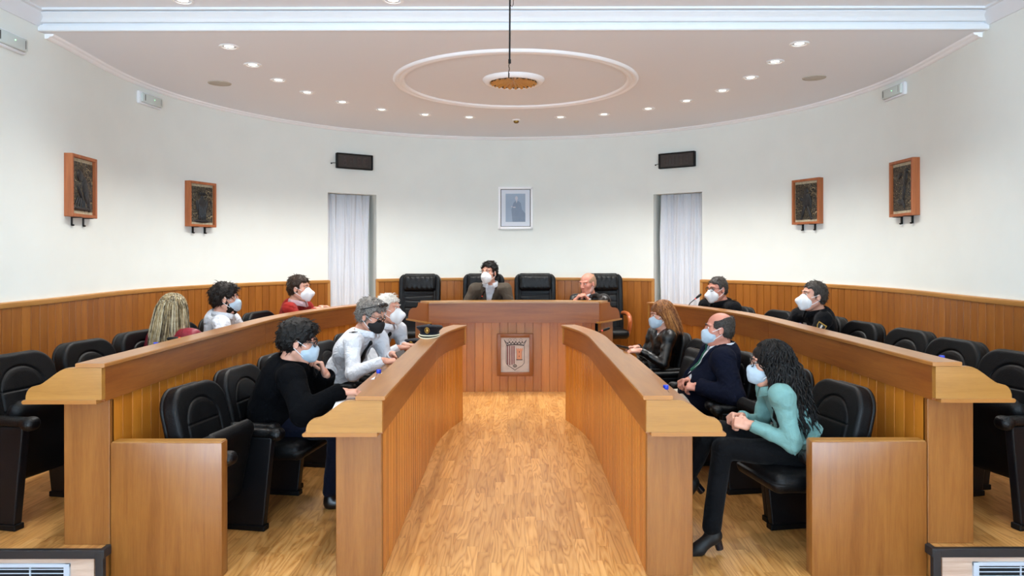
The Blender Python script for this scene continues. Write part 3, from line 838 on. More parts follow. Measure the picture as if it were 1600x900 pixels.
# ------------------------------------------------------------------ the long curved desks
END_PROF = [(-.002, .765), (-.002, .925), (.16, .925), (.181, .922), (.205, .911), (.236, .890), (.265, .868), (.292, .849), (.31, .840), (.329, .836), (.345, .832), (.359, .822), (.370, .806), (.376, .786), (.377, .765)]
def desk_path(sd, x, y0, ys, r, y1, n=26):
    p = [Vector((sd*x, y0)), Vector((sd*x, ys))]
    for i in range(1, n+1):
        y = ys+(y1-ys)*i/n; p.append(Vector((sd*(x-(r-math.sqrt(r*r-(y-ys)**2))), y)))
    return p
def cut_path(path, ya, yb):
    return [p for p in path if ya-1e-6 <= p[1] <= yb+1e-6]
def desk(sd, x, ys, r, y1, z0, yp, label):
    t = thing('council_desk', label, 'desk', (sd*x, 3.75, z0))
    off = Vector((sd*x, 3.75))
    full = [p-off for p in desk_path(sd, x, 3.62, ys, r, y1)]
    dw = [p-off for p in desk_path(sd, x, yp, ys, r, y1-0.02)]
    yl = ys-3.75
    g = G(); g.sweep(full, [(-.016, .929), (-.013, .926), (.128, .926), (.131, .929), (.131, .944), (.128, .947), (-.012, .947), (-.016, .943)], side=sd)
    g.build('top_ledge', M['ledge'], t)
    for seg in ([Vector((full[0][0], 3.652-3.75))]+[p for p in full[1:] if p[1] <= yl+1e-6], [Vector((full[1][0], yl+0.004))]+[p for p in full if p[1] > yl+0.05]):
        g = G(); g.sweep(seg, [(0, .752), (.022, .752), (.022, .926), (0, .926)], side=sd); g.build('fascia', M['fascia'], t)
    wt = [Vector((full[0][0], full[0][1]-0.006))]+full[1:]
    g = G(); g.sweep(wt, [(.0225, .745), (.388, .745), (.394, .750), (.394, .760), (.388, .765), (.0225, .765)], side=sd); g.build('worktop', M['ledge'], t)
    p, o = planked(dw)
    g = G(); g.sweep(p, [(.02, 0), (.046, 0), (.046, .7515), (.02, .7515)], side=sd, offs=[-q for q in o]); g.build('panelling', M['plank'], t)
    g = G(); g.box((sd*(.02+.118), yp-3.75+0.0, .3725), (.236, .04, .745), .004); g.build('end_panel', M['endp'], t)
    g = G(); g.ext([(sd*u, z) for u, z in END_PROF], 3.62-3.75-.002, 3.65-3.75); g.build('end_board', M['bracket'], t, bevel=0)
    a, b = full[-2], full[-1]; tn = (b-a).normalized(); nr = Vector((tn.y, -tn.x))*sd
    mt = Matrix.Translation((b.x, b.y, 0)) @ Matrix(((nr.x, tn.x, 0, 0), (nr.y, tn.y, 0, 0), (0, 0, 1, 0), (0, 0, 0, 1)))
    g = G(); g.ext([(u, z) for u, z in END_PROF], -.03, 0.001, mat=mt); g.build('end_board', M['bracket'], t)
    g = G(); g.add(*(lambda q: (q.v, q.f))(G().box((.14, -.045, .3725), (.236, .04, .745), .004)), mat=mt); g.build('end_panel', M['endp'], t)
    return t
desk(-1, 0.66, 6.15, 3.7, 7.27, 0.0, 3.75, 'long inner wooden desk left of the centre aisle, with the officer cap on its ledge')
desk(1, 0.66, 6.15, 3.7, 7.27, 0.0, 3.75, 'long inner wooden desk right of the centre aisle')
desk(-1, 2.055, 6.0, 4.6, 8.2, PLAT, 3.75, 'long outer wooden desk on the raised floor at the left')
desk(1, 2.10, 6.0, 4.4, 8.2, PLAT, 3.75, 'long outer wooden desk on the raised floor at the right')

# ------------------------------------------------------------------ presidency desk
t = thing('presidency_desk', 'wooden presidency desk at the far end carrying the coat of arms plaque', 'desk', (0, 8.62, 0))
def parc(hw, y, r=5.0, n=24): return [Vector((-hw+2*hw*i/n, y-(math.sqrt(r*r-(-hw+2*hw*i/n)**2)-r)*-1)) for i in range(n+1)]
# concave towards the hall: the middle stands farther back than the ends
fp = parc(1.0, 0.02)
g = G(); g.sweep(fp, [(0, .842), (.024, .842), (.024, 1.077), (0, 1.077)], side=-1); g.build('fascia', M['fascia'], t)
bp = parc(1.13, 0.26, 6.0)
poly = [(-1.015, fp[0].y-.005)]+[(p.x, p.y-.018) for p in fp]+[(1.015, fp[-1].y-.005)]+[(p.x, p.y) for p in bp[::-1]]
def prism(poly, z0, z1):
    n = len(poly); g = G()
    g.add([(x, y, z0) for x, y in poly]+[(x, y, z1) for x, y in poly], [tuple(range(n-1, -1, -1)), tuple(range(n, 2*n))]+[(i, (i+1) % n, (i+1) % n+n, i+n) for i in range(n)])
    return g
prism(poly, 1.077, 1.097).build('top_ledge', M['bracket'], t)
wp = parc(1.30, 0.52, 7.0)
prism([(p.x, p.y+.026) for p in fp]+[(p.x, p.y) for p in wp[::-1]], .842, .862).build('worktop', M['bracket'], t)
L = 0.55
PRF = [(0, .858), (0, 1.077), (.47*L, 1.077), (.48*L, 1.062), (.50*L, 1.035), (.55*L, 1.016), (.62*L, 1.008), (.75*L, 1.003), (.86*L, .988), (.94*L, .955), (.98*L, .91), (1.0*L, .858)]
for sd in (-1, 1):
    a = Vector((sd*1.0, fp[0].y)); d = Vector((sd*0.30, 0.46)).normalized(); nn = Vector((-d.y*sd, d.x*sd))*sd
    mt = Matrix(((d.x, -d.y, 0, a.x), (d.y, d.x, 0, a.y), (0, 0, 1, 0), (0, 0, 0, 1)))
    g = G(); g.ext(PRF, -0.014, 0.014, mat=mt); g.build('end_board', M['fascia'], t)
    g = G(); g.ext([(-.02, .842), (L+.03, .842), (L+.035, .852), (L+.03, .862), (-.02, .862)], -0.025, 0.025, mat=mt); g.build('end_lip', M['bracket'], t)
    b = a+d*0.12
    mt2 = Matrix(((d.x, -d.y, 0, b.x-sd*.05), (d.y, d.x, 0, b.y), (0, 0, 1, 0), (0, 0, 0, 1)))
    g = G(); g.ext([(0, .0), (.32, .0), (.32, .842), (0, .842)], -0.02, 0.02, mat=mt2); g.build('end_panel', M['endp'], t)
p, o = planked(parc(0.97, 0.15, 6.5))
g = G(); g.sweep(p, [(0, 0), (.03, 0), (.03, .845), (0, .845)], side=-1, offs=[-q for q in o]); g.build('panelling', M['plank'], t)
# coat of arms on a pale slab in a wooden frame
M['slab'] = plain('pale_marble_slab', '#BDB1A8', 0.55, noise=0.10, nscale=14)
M['ink'] = plain('engraved_black', '#2A2226', 0.6)
M['red'] = plain('dark_red_inlay', '#6A2A30', 0.6)
M['tower'] = plain('terracotta_inlay', '#C98A68', 0.6)
t = thing('coat_of_arms_plaque', 'framed coat of arms plaque with crown, striped shield and tower on the presidency desk', 'plaque', (0.012, 8.725, 0.452))
def panel_frame(t, w, h, f, d, mat):
    g = G()
    for s_ in (-1, 1): g.box((s_*(w/2-f/2), -d/2, 0), (f, d, h), .004); g.box((0, -d/2, s_*(h/2-f/2)), (w-2*f+.004, d, f), .004)
    g.build('frame', mat, t, smooth=40)
panel_frame(t, .432, .506, .046, .035, M['fascia'])
g = G(); g.box((0, -.010, 0), (.342, .012, .416)); g.build('slab', M['slab'], t)
e = 0.36/620
def sp(x, y): return ((x-382)*.00069, -(y-436)*.00071)        # plaque drawing units to metres
def line(g, pts, r=.0026, closed=False): g.tube([(sp(*p)[0], -.0165, sp(*p)[1]) for p in pts], r, 6, closed=closed)
g = G()
line(g, [(228, 285), (228, 580), (262, 620), (320, 655), (360, 680), (378, 700), (398, 680), (440, 655), (505, 618), (540, 575), (542, 285), (380, 270)], .003, True)
g.build('shield_outline', M['ink'], t)
for x, yb in ((252, 600), (290, 612), (328, 604), (363, 590)):
    g = G(); a, b = sp(x-9, 285), sp(x+9, yb); g.box(((a[0]+b[0])/2, -.0165, (a[1]+b[1])/2), (b[0]-a[0], .003, a[1]-b[1])); g.build('shield_stripe', M['red'], t)
g = G(); a, b = sp(412, 368), sp(500, 515); g.box(((a[0]+b[0])/2, -.0165, (a[1]+b[1])/2), (b[0]-a[0], .003, a[1]-b[1])); a, b = sp(404, 340), sp(512, 368); g.box(((a[0]+b[0])/2, -.0165, (a[1]+b[1])/2), (b[0]-a[0], .004, a[1]-b[1]))
for x in (410, 440, 475, 505): a = sp(x, 332); g.box((a[0], -.0165, a[1]), (.011, .004, .012))
g.build('tower', M['tower'], t)
g = G()
for x, y in ((455, 388), (452, 462)): a = sp(x, y); g.box((a[0], -.0185, a[1]), (.007, .003, .018))
a = sp(456, 520); g.box((a[0], -.0165, a[1]), (.076, .004, .010)); line(g, [(412, 368), (412, 515)], .002); line(g, [(500, 368), (500, 515)], .002); line(g, [(400, 352), (514, 352)], .002)
g.build('tower_lines', M['ink'], t)
g = G()
line(g, [(232, 275), (320, 262), (382, 258), (450, 262), (540, 275)], .0048); line(g, [(240, 275), (190, 180), (225, 225), (250, 245)], .0035); line(g, [(535, 275), (580, 185), (545, 228), (520, 248)], .0035)
for x in (290, 385, 482): line(g, [(x-32, 190), (x, 160), (x+32, 190), (x+12, 205), (x-12, 205)], .0018, True)
for x in range(255, 530, 28): q = sp(x, 235+(8 if (x//28) % 2 else -10)); g.ball((q[0], -.0165, q[1]), (.0085, .003, .010), 8, 6)
g.build('crown', M['ink'], t)
g = G(); line(g, [(345, 625), (360, 600), (395, 600), (412, 625), (395, 645), (360, 645)], .0035, True); line(g, [(378, 600), (378, 645)], .003); line(g, [(345, 625), (412, 625)], .003); g.build('knot_emblem', M['ink'], t)

# ------------------------------------------------------------------ low wooden partitions at the ends of the inner rows
for x0, x1, lab in ((-2.068, -1.497, 'low wooden partition panel closing the left inner row of seats'), (1.523, 2.113, 'low wooden partition panel closing the right inner row of seats')):
    t = thing('partition_panel', lab, 'partition', ((x0+x1)/2, 3.76, 0))
    g = G(); g.box((0, 0, .345), (x1-x0, .078, .69), .006); g.build('panel_body', M['endp'], t, smooth=40)
    g = G(); g.box((0, 0, .691), (x1-x0-.012, .07, .006), .002); g.build('top_edge', M['bracket'], t)

# ------------------------------------------------------------------ tip-up hall seats
def tilt_post(ang, py, pz):
    ca, sa = math.cos(ang), math.sin(ang)
    def f(P):
        y, z = P[:, 1]-py, P[:, 2]-pz; Q = P.copy(); Q[:, 1] = py+y*ca-z*sa; Q[:, 2] = pz+y*sa+z*ca; return Q
    return f
def back_sdf(w, z0, z1, th, rt, rb, h=0.0045, curve=0.35, inset=None, lines=()):
    s = SDF((-w/2-.03, -th-.05, z0-.03), (w/2+.03, th+.06, z1+.03), h)
    X, Y, Z = np.meshgrid(*s.ax, indexing='ij')
    Y = Y - curve*X**2
    zc = (z0+z1)/2; hh = (z1-z0)/2; r = np.where(Z > zc, rt, rb)
    qx = np.abs(X)-w/2+r; qz = np.abs(Z-zc)-hh+r
    d2 = np.minimum(np.maximum(qx, qz), 0)+np.sqrt(np.maximum(qx, 0)**2+np.maximum(qz, 0)**2)-r
    e = .028
    qy = np.abs(Y)-th/2
    a, b = np.maximum(d2+e, 0), np.maximum(qy+e, 0)
    d = np.sqrt(a*a+b*b)-e+np.minimum(np.maximum(d2+e, qy+e), 0)
    if inset:
        iw, iz0, iz1 = inset; r2 = iw/2*0.95; zc2 = (iz0+iz1)/2
        rr = np.where(Z > zc2, r2, .03); qx = np.abs(X)-iw/2+rr; qz = np.abs(Z-zc2)-(iz1-iz0)/2+rr
        di = np.minimum(np.maximum(qx, qz), 0)+np.sqrt(np.maximum(qx, 0)**2+np.maximum(qz, 0)**2)-rr
        fr = np.clip(Y/(th*.25), 0, 1)
        disp = -.0075*np.exp(-(di/.006)**2)+.006*np.clip(-di/.03, 0, 1)
        for lz in lines: disp = disp-.007*np.exp(-((Z-lz)/.006)**2)*(di < .0)
        d = d-disp*fr
    s.d = d.astype(np.float32); return s
def make_seat(folded):
    t = bpy.data.objects.new('auditorium_chair', None); C.objects.link(t)
    post = tilt_post(R(13), -.10, .42)
    back_sdf(.485, .36, .925, .095, .14, .06, inset=(.30, .42, .84), lines=(.59, .705)).build('backrest', M['leather'], t, loc=(0, -.085, 0), post=tilt_post(R(13), 0, .42))
    back_sdf(.48, .34, .92, .04, .14, .06, h=.006).build('back_shell', M['plastic'], t, loc=(0, -.135, 0), post=tilt_post(R(13), 0, .42))
    s = SDF((-.27, -.27, -.1), (.27, .27, .1), .006)
    s.rbox((0, 0, 0), (.228, .235, .055), .05); s.rbox((0, .0, .035), (.18, .18, .03), .028, k=.02)
    X, Y, Z = np.meshgrid(*s.ax, indexing='ij', sparse=True); s.d += (.15*np.maximum(Y-.1, 0)**2*8*np.sign(Z+.0)*.5).astype(np.float32)
    o = s.build('seat', M['leather'], t)
    if folded: o.location = (0, .0, .44); o.rotation_euler = (R(78), 0, 0)
    else: o.location = (0, .135, .415); o.rotation_euler = (R(4), 0, 0)
    for sx in (-1, 1):
        poly = [(-.15, .03), (.13, .03), (.185, .53), (.185, .56), (-.20, .56), (-.20, .40)]
        g = G(); v = [(sx*.262+q, y, z) for q in (-.026, .026) for y, z in poly]; n = len(poly)
        g.add(v, [tuple(range(n)), tuple(range(2*n-1, n-1, -1))]+[(i, (i+1) % n, (i+1) % n+n, i+n) for i in range(n)])
        pn = g.build('side_panel', M['panelblk'], t); bv = pn.modifiers.new('edge', 'BEVEL'); bv.width = .008; bv.segments = 2
        s = SDF((-.06, -.28, .50), (.06, .30, .64), .005)
        s.rbox((0, 0, .585), (.034, .245, .026), .022); s.cap((-.012, .212, .575), (.012, .212, .575), .036, .036, k=.02)
        s.build('armrest', M['leather_soft'], t, loc=(sx*.262, 0, 0))
        g = G(); g.box((sx*.262, -.01, .0165), (.062, .30, .033), .005); g.build('foot_plate', M['plastic'], t)
    g = G(); g.box((0, -.13, .33), (.52, .05, .10), .01); g.build('cross_beam', M['metalblk'], t)
    return t
seat_up = make_seat(True); seat_dn = make_seat(False); used = set()
def place_seat(x, y, z, side, yaw, down, label, group):
    src = seat_dn if down else seat_up
    o = src if src not in used else copy_tree(src)
    used.add(src)
    o.location = (x, y, z); o.rotation_euler = (0, 0, -R(90+yaw) if side < 0 else R(90+yaw))
    return tag(o, label, 'chair', group)
GI, GO = 'black leather seats behind the inner desks', 'black leather seats behind the outer desks'
ROWS = [
 (-1.67, 4.13, 0, -1, 10, 0, 'empty black leather seat nearest the left low wooden partition', GI),
 (-1.65, 4.77, 0, -1, 9, 1, 'black leather seat under the man in the black coat', GI),
 (-1.60, 5.42, 0, -1, 9, 0, 'empty black leather seat between the black-coated man and the nearest officer', GI),
 (-1.46, 6.14, 0, -1, 12, 1, 'black leather seat of the officer in glasses, black bag against its back', GI),
 (-1.40, 6.88, 0, -1, 16, 1, 'black leather seat behind the white-haired officer in a white mask', GI),
 (1.71, 4.13, 0, 1, 10, 1, 'black leather seat of the woman in the teal jacket', GI),
 (1.64, 4.77, 0, 1, 9, 0, 'empty black leather seat between the teal-jacketed woman and the navy-suited man', GI),
 (1.56, 5.44, 0, 1, 9, 1, 'black leather seat under the man in the navy suit', GI),
 (1.45, 6.20, 0, 1, 11, 1, 'black leather seat holding a black laptop bag', GI),
 (1.38, 6.90, 0, 1, 15, 1, 'black leather seat under the woman in the black leather jacket', GI),
 (-2.76, 4.22, PLAT, -1, 12, 0, 'empty black leather seat at the left edge of the photo', GO),
 (-2.72, 4.86, PLAT, -1, 9, 0, 'second empty black leather seat of the left outer row, second from the edge', GO),
 (-2.68, 5.48, PLAT, -1, 9, 0, 'empty black leather seat beside the blonde woman in red', GO),
 (-2.66, 6.09, PLAT, -1, 10, 1, 'black leather seat behind the blonde woman in red', GO),
 (-2.58, 6.71, PLAT, -1, 12, 1, 'black leather seat behind the bearded man in the white shirt', GO),
 (-2.42, 7.33, PLAT, -1, 15, 0, 'empty black leather seat between the white-shirted bearded man and the red-sweatered man', GO),
 (-2.22, 7.95, PLAT, -1, 19, 1, 'black leather seat behind the man in the red sweater', GO),
 (2.78, 4.20, PLAT, 1, 12, 0, 'empty black leather seat at the right edge of the photo', GO),
 (2.80, 4.84, PLAT, 1, 9, 0, 'empty black leather seat in the right outer row, second from the right edge', GO),
 (2.84, 5.48, PLAT, 1, 9, 0, 'empty black leather seat in the right outer row, third from the right edge', GO),
 (2.78, 6.11, PLAT, 1, 9, 0, 'empty black leather seat right beside the grey-haired dark-uniformed officer', GO),
 (2.76, 6.72, PLAT, 1, 11, 1, 'black leather seat behind the grey-haired dark-uniformed officer with the arm patch', GO),
 (2.54, 7.34, PLAT, 1, 15, 0, 'empty black leather seat between the two dark-uniformed officers', GO),
 (2.32, 7.96, PLAT, 1, 19, 1, 'black leather seat behind the dark-uniformed officer in glasses', GO),
]
for r_ in ROWS: place_seat(*r_)

# ------------------------------------------------------------------ high-backed presidency armchairs
M['armwood'] = wood('orange_arm_wood', '#C9713B', '#A8532A', 'Object', along='y', rough=0.3, coat=0.3)
def make_exec():
    t = bpy.data.objects.new('executive_chair', None); C.objects.link(t)
    h = .006
    s = back_sdf(.56, .44, 1.235, .11, .10, .08, h=h, curve=.25)
    X, Y, Z = np.meshgrid(*s.ax, indexing='ij', sparse=True)
    fr = np.clip((Y+.0)/.02, 0, 1)
    body = np.clip((.205-np.abs(X))/.02, 0, 1)
    wr = .006*np.exp(-((Z-.99)/.010)**2)+.005*np.exp(-((Z-.93+.05*X)/.008)**2)+.005*np.exp(-((Z-.86-.06*X)/.009)**2)+.006*np.exp(-((Z-.77)/.011)**2)+.005*np.exp(-((Z-.66)/.012)**2)
    gr = .010*np.exp(-((np.abs(X)-.212)/.008)**2)
    s.d += (fr*(wr*body+gr+.012*body*np.clip((1.0-Z)/.05, 0, 1))).astype(np.float32)
    s.build('backrest', M['leather_soft'], t, loc=(0, -.20, 0), post=tilt_post(R(7), 0, .5))
    s = SDF((-.26, -.1, -.15), (.26, .1, .15), .005)
    s.rbox((0, 0, 0), (.22, .058, .105), .052)
    X, Y, Z = np.meshgrid(*s.ax, indexing='ij', sparse=True)
    s.d += (.0035*np.sin(X*95+2*np.sin(Z*30))*np.clip((.12-np.abs(Z+.0))/.05, 0, 1)*np.clip((np.abs(Z)-.02)/.05, 0, 1)).astype(np.float32)
    s.build('headrest', M['leather_soft'], t, loc=(0, -.215, 1.105)).rotation_euler = (R(7), 0, 0)
    s = SDF((-.29, -.28, -.1), (.29, .28, .1), .007); s.rbox((0, 0, 0), (.265, .25, .06), .055); s.build('seat', M['leather_soft'], t, loc=(0, .04, .46))
    for sx in (-1, 1):
        g = G(); pts = [(sx*.265, -.18, .70), (sx*.27, -.05, .715), (sx*.275, .12, .71), (sx*.275, .20, .685), (sx*.275, .235, .63), (sx*.275, .215, .55), (sx*.27, .15, .46), (sx*.25, .10, .41)]
        P = []
        for i in range(len(pts)-1):
            for k in range(4): P.append(Vector(pts[i]).lerp(Vector(pts[i+1]), k/4))
        P.append(Vector(pts[-1]))
        P = [P[0]]+[(P[i-1]+P[i]*2+P[i+1])/4 for i in range(1, len(P)-1)]+[P[-1]]
        g.tube(P, .028, 12); g.build('armrest', M['armwood'], t, smooth=60)
    g = G(); g.tube([(0, 0, .10), (0, 0, .40)], .03, 14); g.build('gas_column', M['metalblk'], t, smooth=50)
    for q in range(5):
        a = 2*PI*q/5+.3; c, s_ = math.cos(a), math.sin(a)
        g = G(); g.tube([(0, 0, .12), (.16*c, .16*s_, .10), (.30*c, .30*s_, .065)], [.032, .026, .02], 8); lg = g.build('base_leg', M['armwood'], t, smooth=50)
        g = G(); g.ball((.30*c, .30*s_, .031), (.03, .03, .031)); g.build('castor', M['plastic'], lg, smooth=60)
    return t
ex = make_exec()
EX = [(-1.28, 9.52, 176, 'empty high-backed black leather armchair at the left end of the presidency desk'), (-0.41, 9.60, 180, 'high-backed black leather armchair behind the masked man in the brown suit'),
      (0.285, 9.62, 180, 'empty high-backed black leather armchair between the two men of the presidency'), (1.20, 9.56, 184, 'high-backed black leather armchair behind the balding man in the leather jacket')]
for i, (x, y, a, lab) in enumerate(EX):
    o = ex if i == 0 else copy_tree(ex)
    o.location = (x, y, PLAT); o.rotation_euler = (0, 0, R(a)); tag(o, lab, 'armchair', 'executive chairs behind the presidency desk')
# ------------------------------------------------------------------ people
from mathutils.bvhtree import BVHTree
V3 = Vector
def rotm(rz, pitch=0, roll=0):
    """head or hand frame: +Y forward turned to rz, pitched down, rolled"""
    return Matrix.Rotation(R(rz), 3, 'Z') @ Matrix.Rotation(R(-pitch), 3, 'X') @ Matrix.Rotation(R(roll), 3, 'Y')
def ik(S, W, a, b, pole):
    d = W-S; L = d.length
    if L > (a+b)*0.995: k = L/((a+b)*0.995); a *= k; b *= k
    x = (a*a-b*b+L*L)/(2*L); h = math.sqrt(max(0, a*a-x*x)); u = d/L
    p = pole-u*pole.dot(u); p.normalize()
    return S+u*x+p*h
class Bvh:
    def __init__(s, obs):
        s.t = []
        for o in obs:
            me = o.data; s.t.append(BVHTree.FromPolygons([v.co[:] for v in me.vertices], [p.vertices[:] for p in me.polygons]))
    def hit(s, o, d):
        best = None
        for t in s.t:
            p, n, i, l = t.ray_cast(o, d)
            if p is not None and (best is None or l < best[2]): best = (p, n, l)
        return best
def skinmat(name, hexc):
    k = NT(name)
    tc = k.n('ShaderNodeTexCoord').outputs['Object']
    nz = k.n('ShaderNodeTexNoise', {'Vector': tc, 'Scale': 14.0, 'Detail': 4.0}).outputs[0]
    c = srgb(hexc)
    k.put(k.b.inputs['Base Color'], k.ramp(nz, [(0.3, (c[0]*.9, c[1]*.80, c[2]*.78, 1)), (0.7, (min(1, c[0]*1.06), c[1]*1.08, c[2]*1.08, 1))]))
    k.set(Roughness=0.5); k.b.inputs['Subsurface Weight'].default_value = 0.12
    k.b.inputs['Subsurface Radius'].default_value = (0.01, 0.004, 0.002)
    return k.m
M['skin'] = skinmat('skin_light', '#C99680'); M['skin_red'] = skinmat('skin_ruddy', '#C28470'); M['skin_pale'] = skinmat('skin_pale', '#D2A692')
M['eyewhite'] = plain('eye_white', '#D8D4CE', 0.25); M['iris'] = plain('eye_dark', '#231A14', 0.2)
M['maskwhite'] = plain('mask_white', '#DADDE0', 0.85, bump=0.1, bscale=200); M['maskblue'] = plain('mask_pale_blue', '#A8BAC8', 0.8, bump=0.1, bscale=150)
M['maskblack'] = plain('mask_black', '#101114', 0.8); M['strap'] = plain('mask_strap', '#E6E9EC', 0.7)
M['glasses'] = plain('glasses_black', '#0C0C0D', 0.25); M['gold'] = plain('gold_emblem', '#B08A3E', 0.35, metal=0.6); M['silver'] = plain('silver_thread', '#C9C9C4', 0.5)
M['lens'] = NT('clear_lens').m; _b = M['lens'].node_tree.nodes['Principled BSDF']; _b.inputs['Transmission Weight'].default_value = 1; _b.inputs['Roughness'].default_value = 0.03; _b.inputs['IOR'].default_value = 1.05

def person(name_label, pos, rz, P, H, head, hands, legs, top, hair, mask, s=1.0, hs=1.0, skin='skin', girth=0.0, female=False, glasses=None, trousers='M_black', shoes='shoe', extras=(), seed=1, shw=0.185, armr=1.0, shz=.05):
    """P pelvis and H head centre in world space; head = (rz, pitch, roll); hands = [L, R] dicts; legs = [L, R] (knee, ankle, toe dir)"""
    root = thing('person', name_label, 'person', pos, R(rz))
    MI = (Matrix.Translation(pos) @ Matrix.Rotation(R(rz), 4, 'Z')).inverted(); RI3 = MI.to_3x3()
    L = lambda p: MI @ V3(p)
    D = lambda d: (RI3 @ V3(d)).normalized()
    Pl, Hl = L(P), L(H)
    hm = rotm(head[0]-rz, head[1], head[2])
    hp = lambda x, y, z: Hl + hm @ (V3((x, y, z))*hs)
    up = V3((0, 0, 1))
    nk = hp(0, -.02, -.06)                                   # under the skull
    N = nk + (V3((0, Pl.y, 0))-V3((0, nk.y, 0)))*0.10 + V3((0, -.015, -.085*hs))   # base of the neck
    sp = N-Pl; su = sp.normalized()
    bulge = V3((0, -.045, 0))
    W1 = Pl+sp*.33+bulge*.8; CH = Pl+sp*.70+bulge*.55
    tw = R((head[0]-rz)*0.12)
    sx = V3((math.cos(tw), math.sin(tw), 0))
    arms = []
    for i, sg in enumerate((-1, 1)):
        hd = hands[i]; Wr = L(hd['w'])
        S0 = N + sx*sg*shw*s - up*shz*s
        rch = (Wr-S0); S0 = S0 + V3((0, max(-.02, min(.07, rch.y*.16)), max(0, min(.03, rch.z*.1))))
        pole = V3((sg*hd.get('out', .55), -.35, -.8))
        if 'pole' in hd: pole = D(hd['pole'])
        E = ik(S0, Wr, .285*s, .25*s, pole)
        arms.append((S0, E, Wr, D(hd['d']), D(hd['n']), hd.get('curl', 25), hd.get('spread', 1.0), sg))
    lg = [(Pl+V3((sg*.085, .02, -.01)), L(k), L(a), D(t)) for sg, (k, a, t) in zip((-1, 1), legs)]
    # ---- body
    pts = [Pl, Hl]+[q for a in arms for q in a[1:3]]+[a[2]+a[3]*.19 for a in arms]+[q for l in lg for q in l[1:3]]
    lo = [min(p[i] for p in pts)-.20 for i in range(3)]; hi = [max(p[i] for p in pts)+.20 for i in range(3)]
    B = SDF(lo, hi, .0062)
    def he(c, r, k=.015, op='add', rot=None):
        m = hm if rot is None else hm @ rot.to_matrix()
        B.ell(hp(*c), [q*hs for q in r], m.to_4x4(), k*hs, op)
    def hc(a, b, ra, rb=None, k=.012, op='add'): B.cap(hp(*a), hp(*b), ra*hs, (ra if rb is None else rb)*hs, k*hs, op)
    jw = .92 if female else 1.0
    he((0, -.012, .035), (.076, .097, .090)); he((0, .038, -.035), (.060*jw, .060, .080), .03); hc((-.018*jw, .068, -.098), (.018*jw, .068, -.098), .022*jw, k=.03)
    for sg in (-1, 1):
        he((sg*.043, .055, -.012), (.022, .022, .022), .02); hc((sg*.055*jw, -.005, -.055), (sg*.03, .05, -.095), .016, k=.025)
        he((sg*.03, .097, .020), (.017, .013, .011), .012, 'sub')
        he((sg*.078, -.008, -.004), (.011, .019, .031), .006, rot=Euler((R(12), 0, R(sg*-18)))); he((sg*.086, -.002, -.002), (.005, .010, .018), .004, 'sub')
        hc((sg*.014, .084, .040), (sg*.05, .072, .042), .009, k=.012)
        he((sg*.012, .100, -.022), (.009, .010, .008), .008)
    hc((0, .088, .028), (0, .112, -.016), .009, .012, .012)
    he((0, .092, -.052), (.026, .011, .007), .008); he((0, .090, -.064), (.022, .011, .007), .008); he((0, .101, -.0575), (.022, .006, .0018), .003, 'sub')
    B.cap(hp(0, -.018, -.045), N, .054*s*jw, .060*s*jw, .03)
    B.chain([N, CH, W1, Pl], [.06, .085, .09, .09], .04)
    for S0, E, Wr, d, n, curl, spr, sg in arms:
        B.chain([N-up*.03, S0, E, Wr], [.045, .035, .030*s, .024*s], .03)
        side = d.cross(n).normalized()*1.0                    # toward the thumb for the right hand
        th = side*sg
        B.cap(Wr, Wr+d*.03, .022*s, .024*s, .015)
        fr = Matrix((th, d, n)).transposed()
        B.rbox(Wr+d*.058*s, (.038*s, .044*s, .0135*s), .013, fr.to_4x4(), .012)
        for q, (of, ln) in enumerate(((.029, .070), (.010, .078), (-.010, .072), (-.028, .056))):
            c = R(curl)*(1+.10*q); b0 = Wr+d*.093*s+th*of*s*spr; dr = d+th*of*1.2*(spr); dr.normalize()
            axis = dr.cross(n).normalized(); p = b0; rr = .0092*s; pl = [b0-d*.02]; rl = [.010*s]
            for j, f in enumerate((.44, .31, .25)):
                dr = (Matrix.Rotation(c*(1.0, 1.1, .7)[j], 3, axis) @ dr) if True else dr
                pl.append(p); rl.append(rr); p = p+dr*ln*f*s; rr *= .92
            pl.append(p); rl.append(rr); B.chain(pl, rl, .004)
        t0 = Wr+d*.025*s+th*.024*s+n*.006; t1 = t0+(d*.55+th*.75+n*.25).normalized()*.040*s; t2 = t1+(d*.9+th*.25+n*(.2+curl/120)).normalized()*.032*s; t3 = t2+(d*.9+th*-.05+n*(.25+curl/90)).normalized()*.026*s
        B.chain([t0, t1, t2, t3], [.013*s, .0115*s, .010*s, .0085*s], .008)
    for hip, kn, an, td in lg: B.chain([Pl, hip, kn, an], [.08, .06, .042, .032], .03)
    body = B.build('body', M[skin], root)
    # ---- eyes, brows
    for sg in (-1, 1):
        g = G(); g.ball(hp(sg*.030, .0735, .019), .0120*hs, 12, 8); ey = g.build('eye', M['eyewhite'], root, smooth=80)
        g = G(); g.ball(hp(sg*.030, .0805, .0185), .0066*hs, 10, 6); g.build('iris', M['iris'], ey, smooth=80)
        if hair.get('brow') is not False:
            g = G(); g.tube([hp(sg*.013, .097, .038), hp(sg*.028, .095, .0455), hp(sg*.046, .080, .042)], [.003*hs, .0042*hs, .0022*hs], 6); g.build('eyebrow', hair['mat'], root, smooth=60)
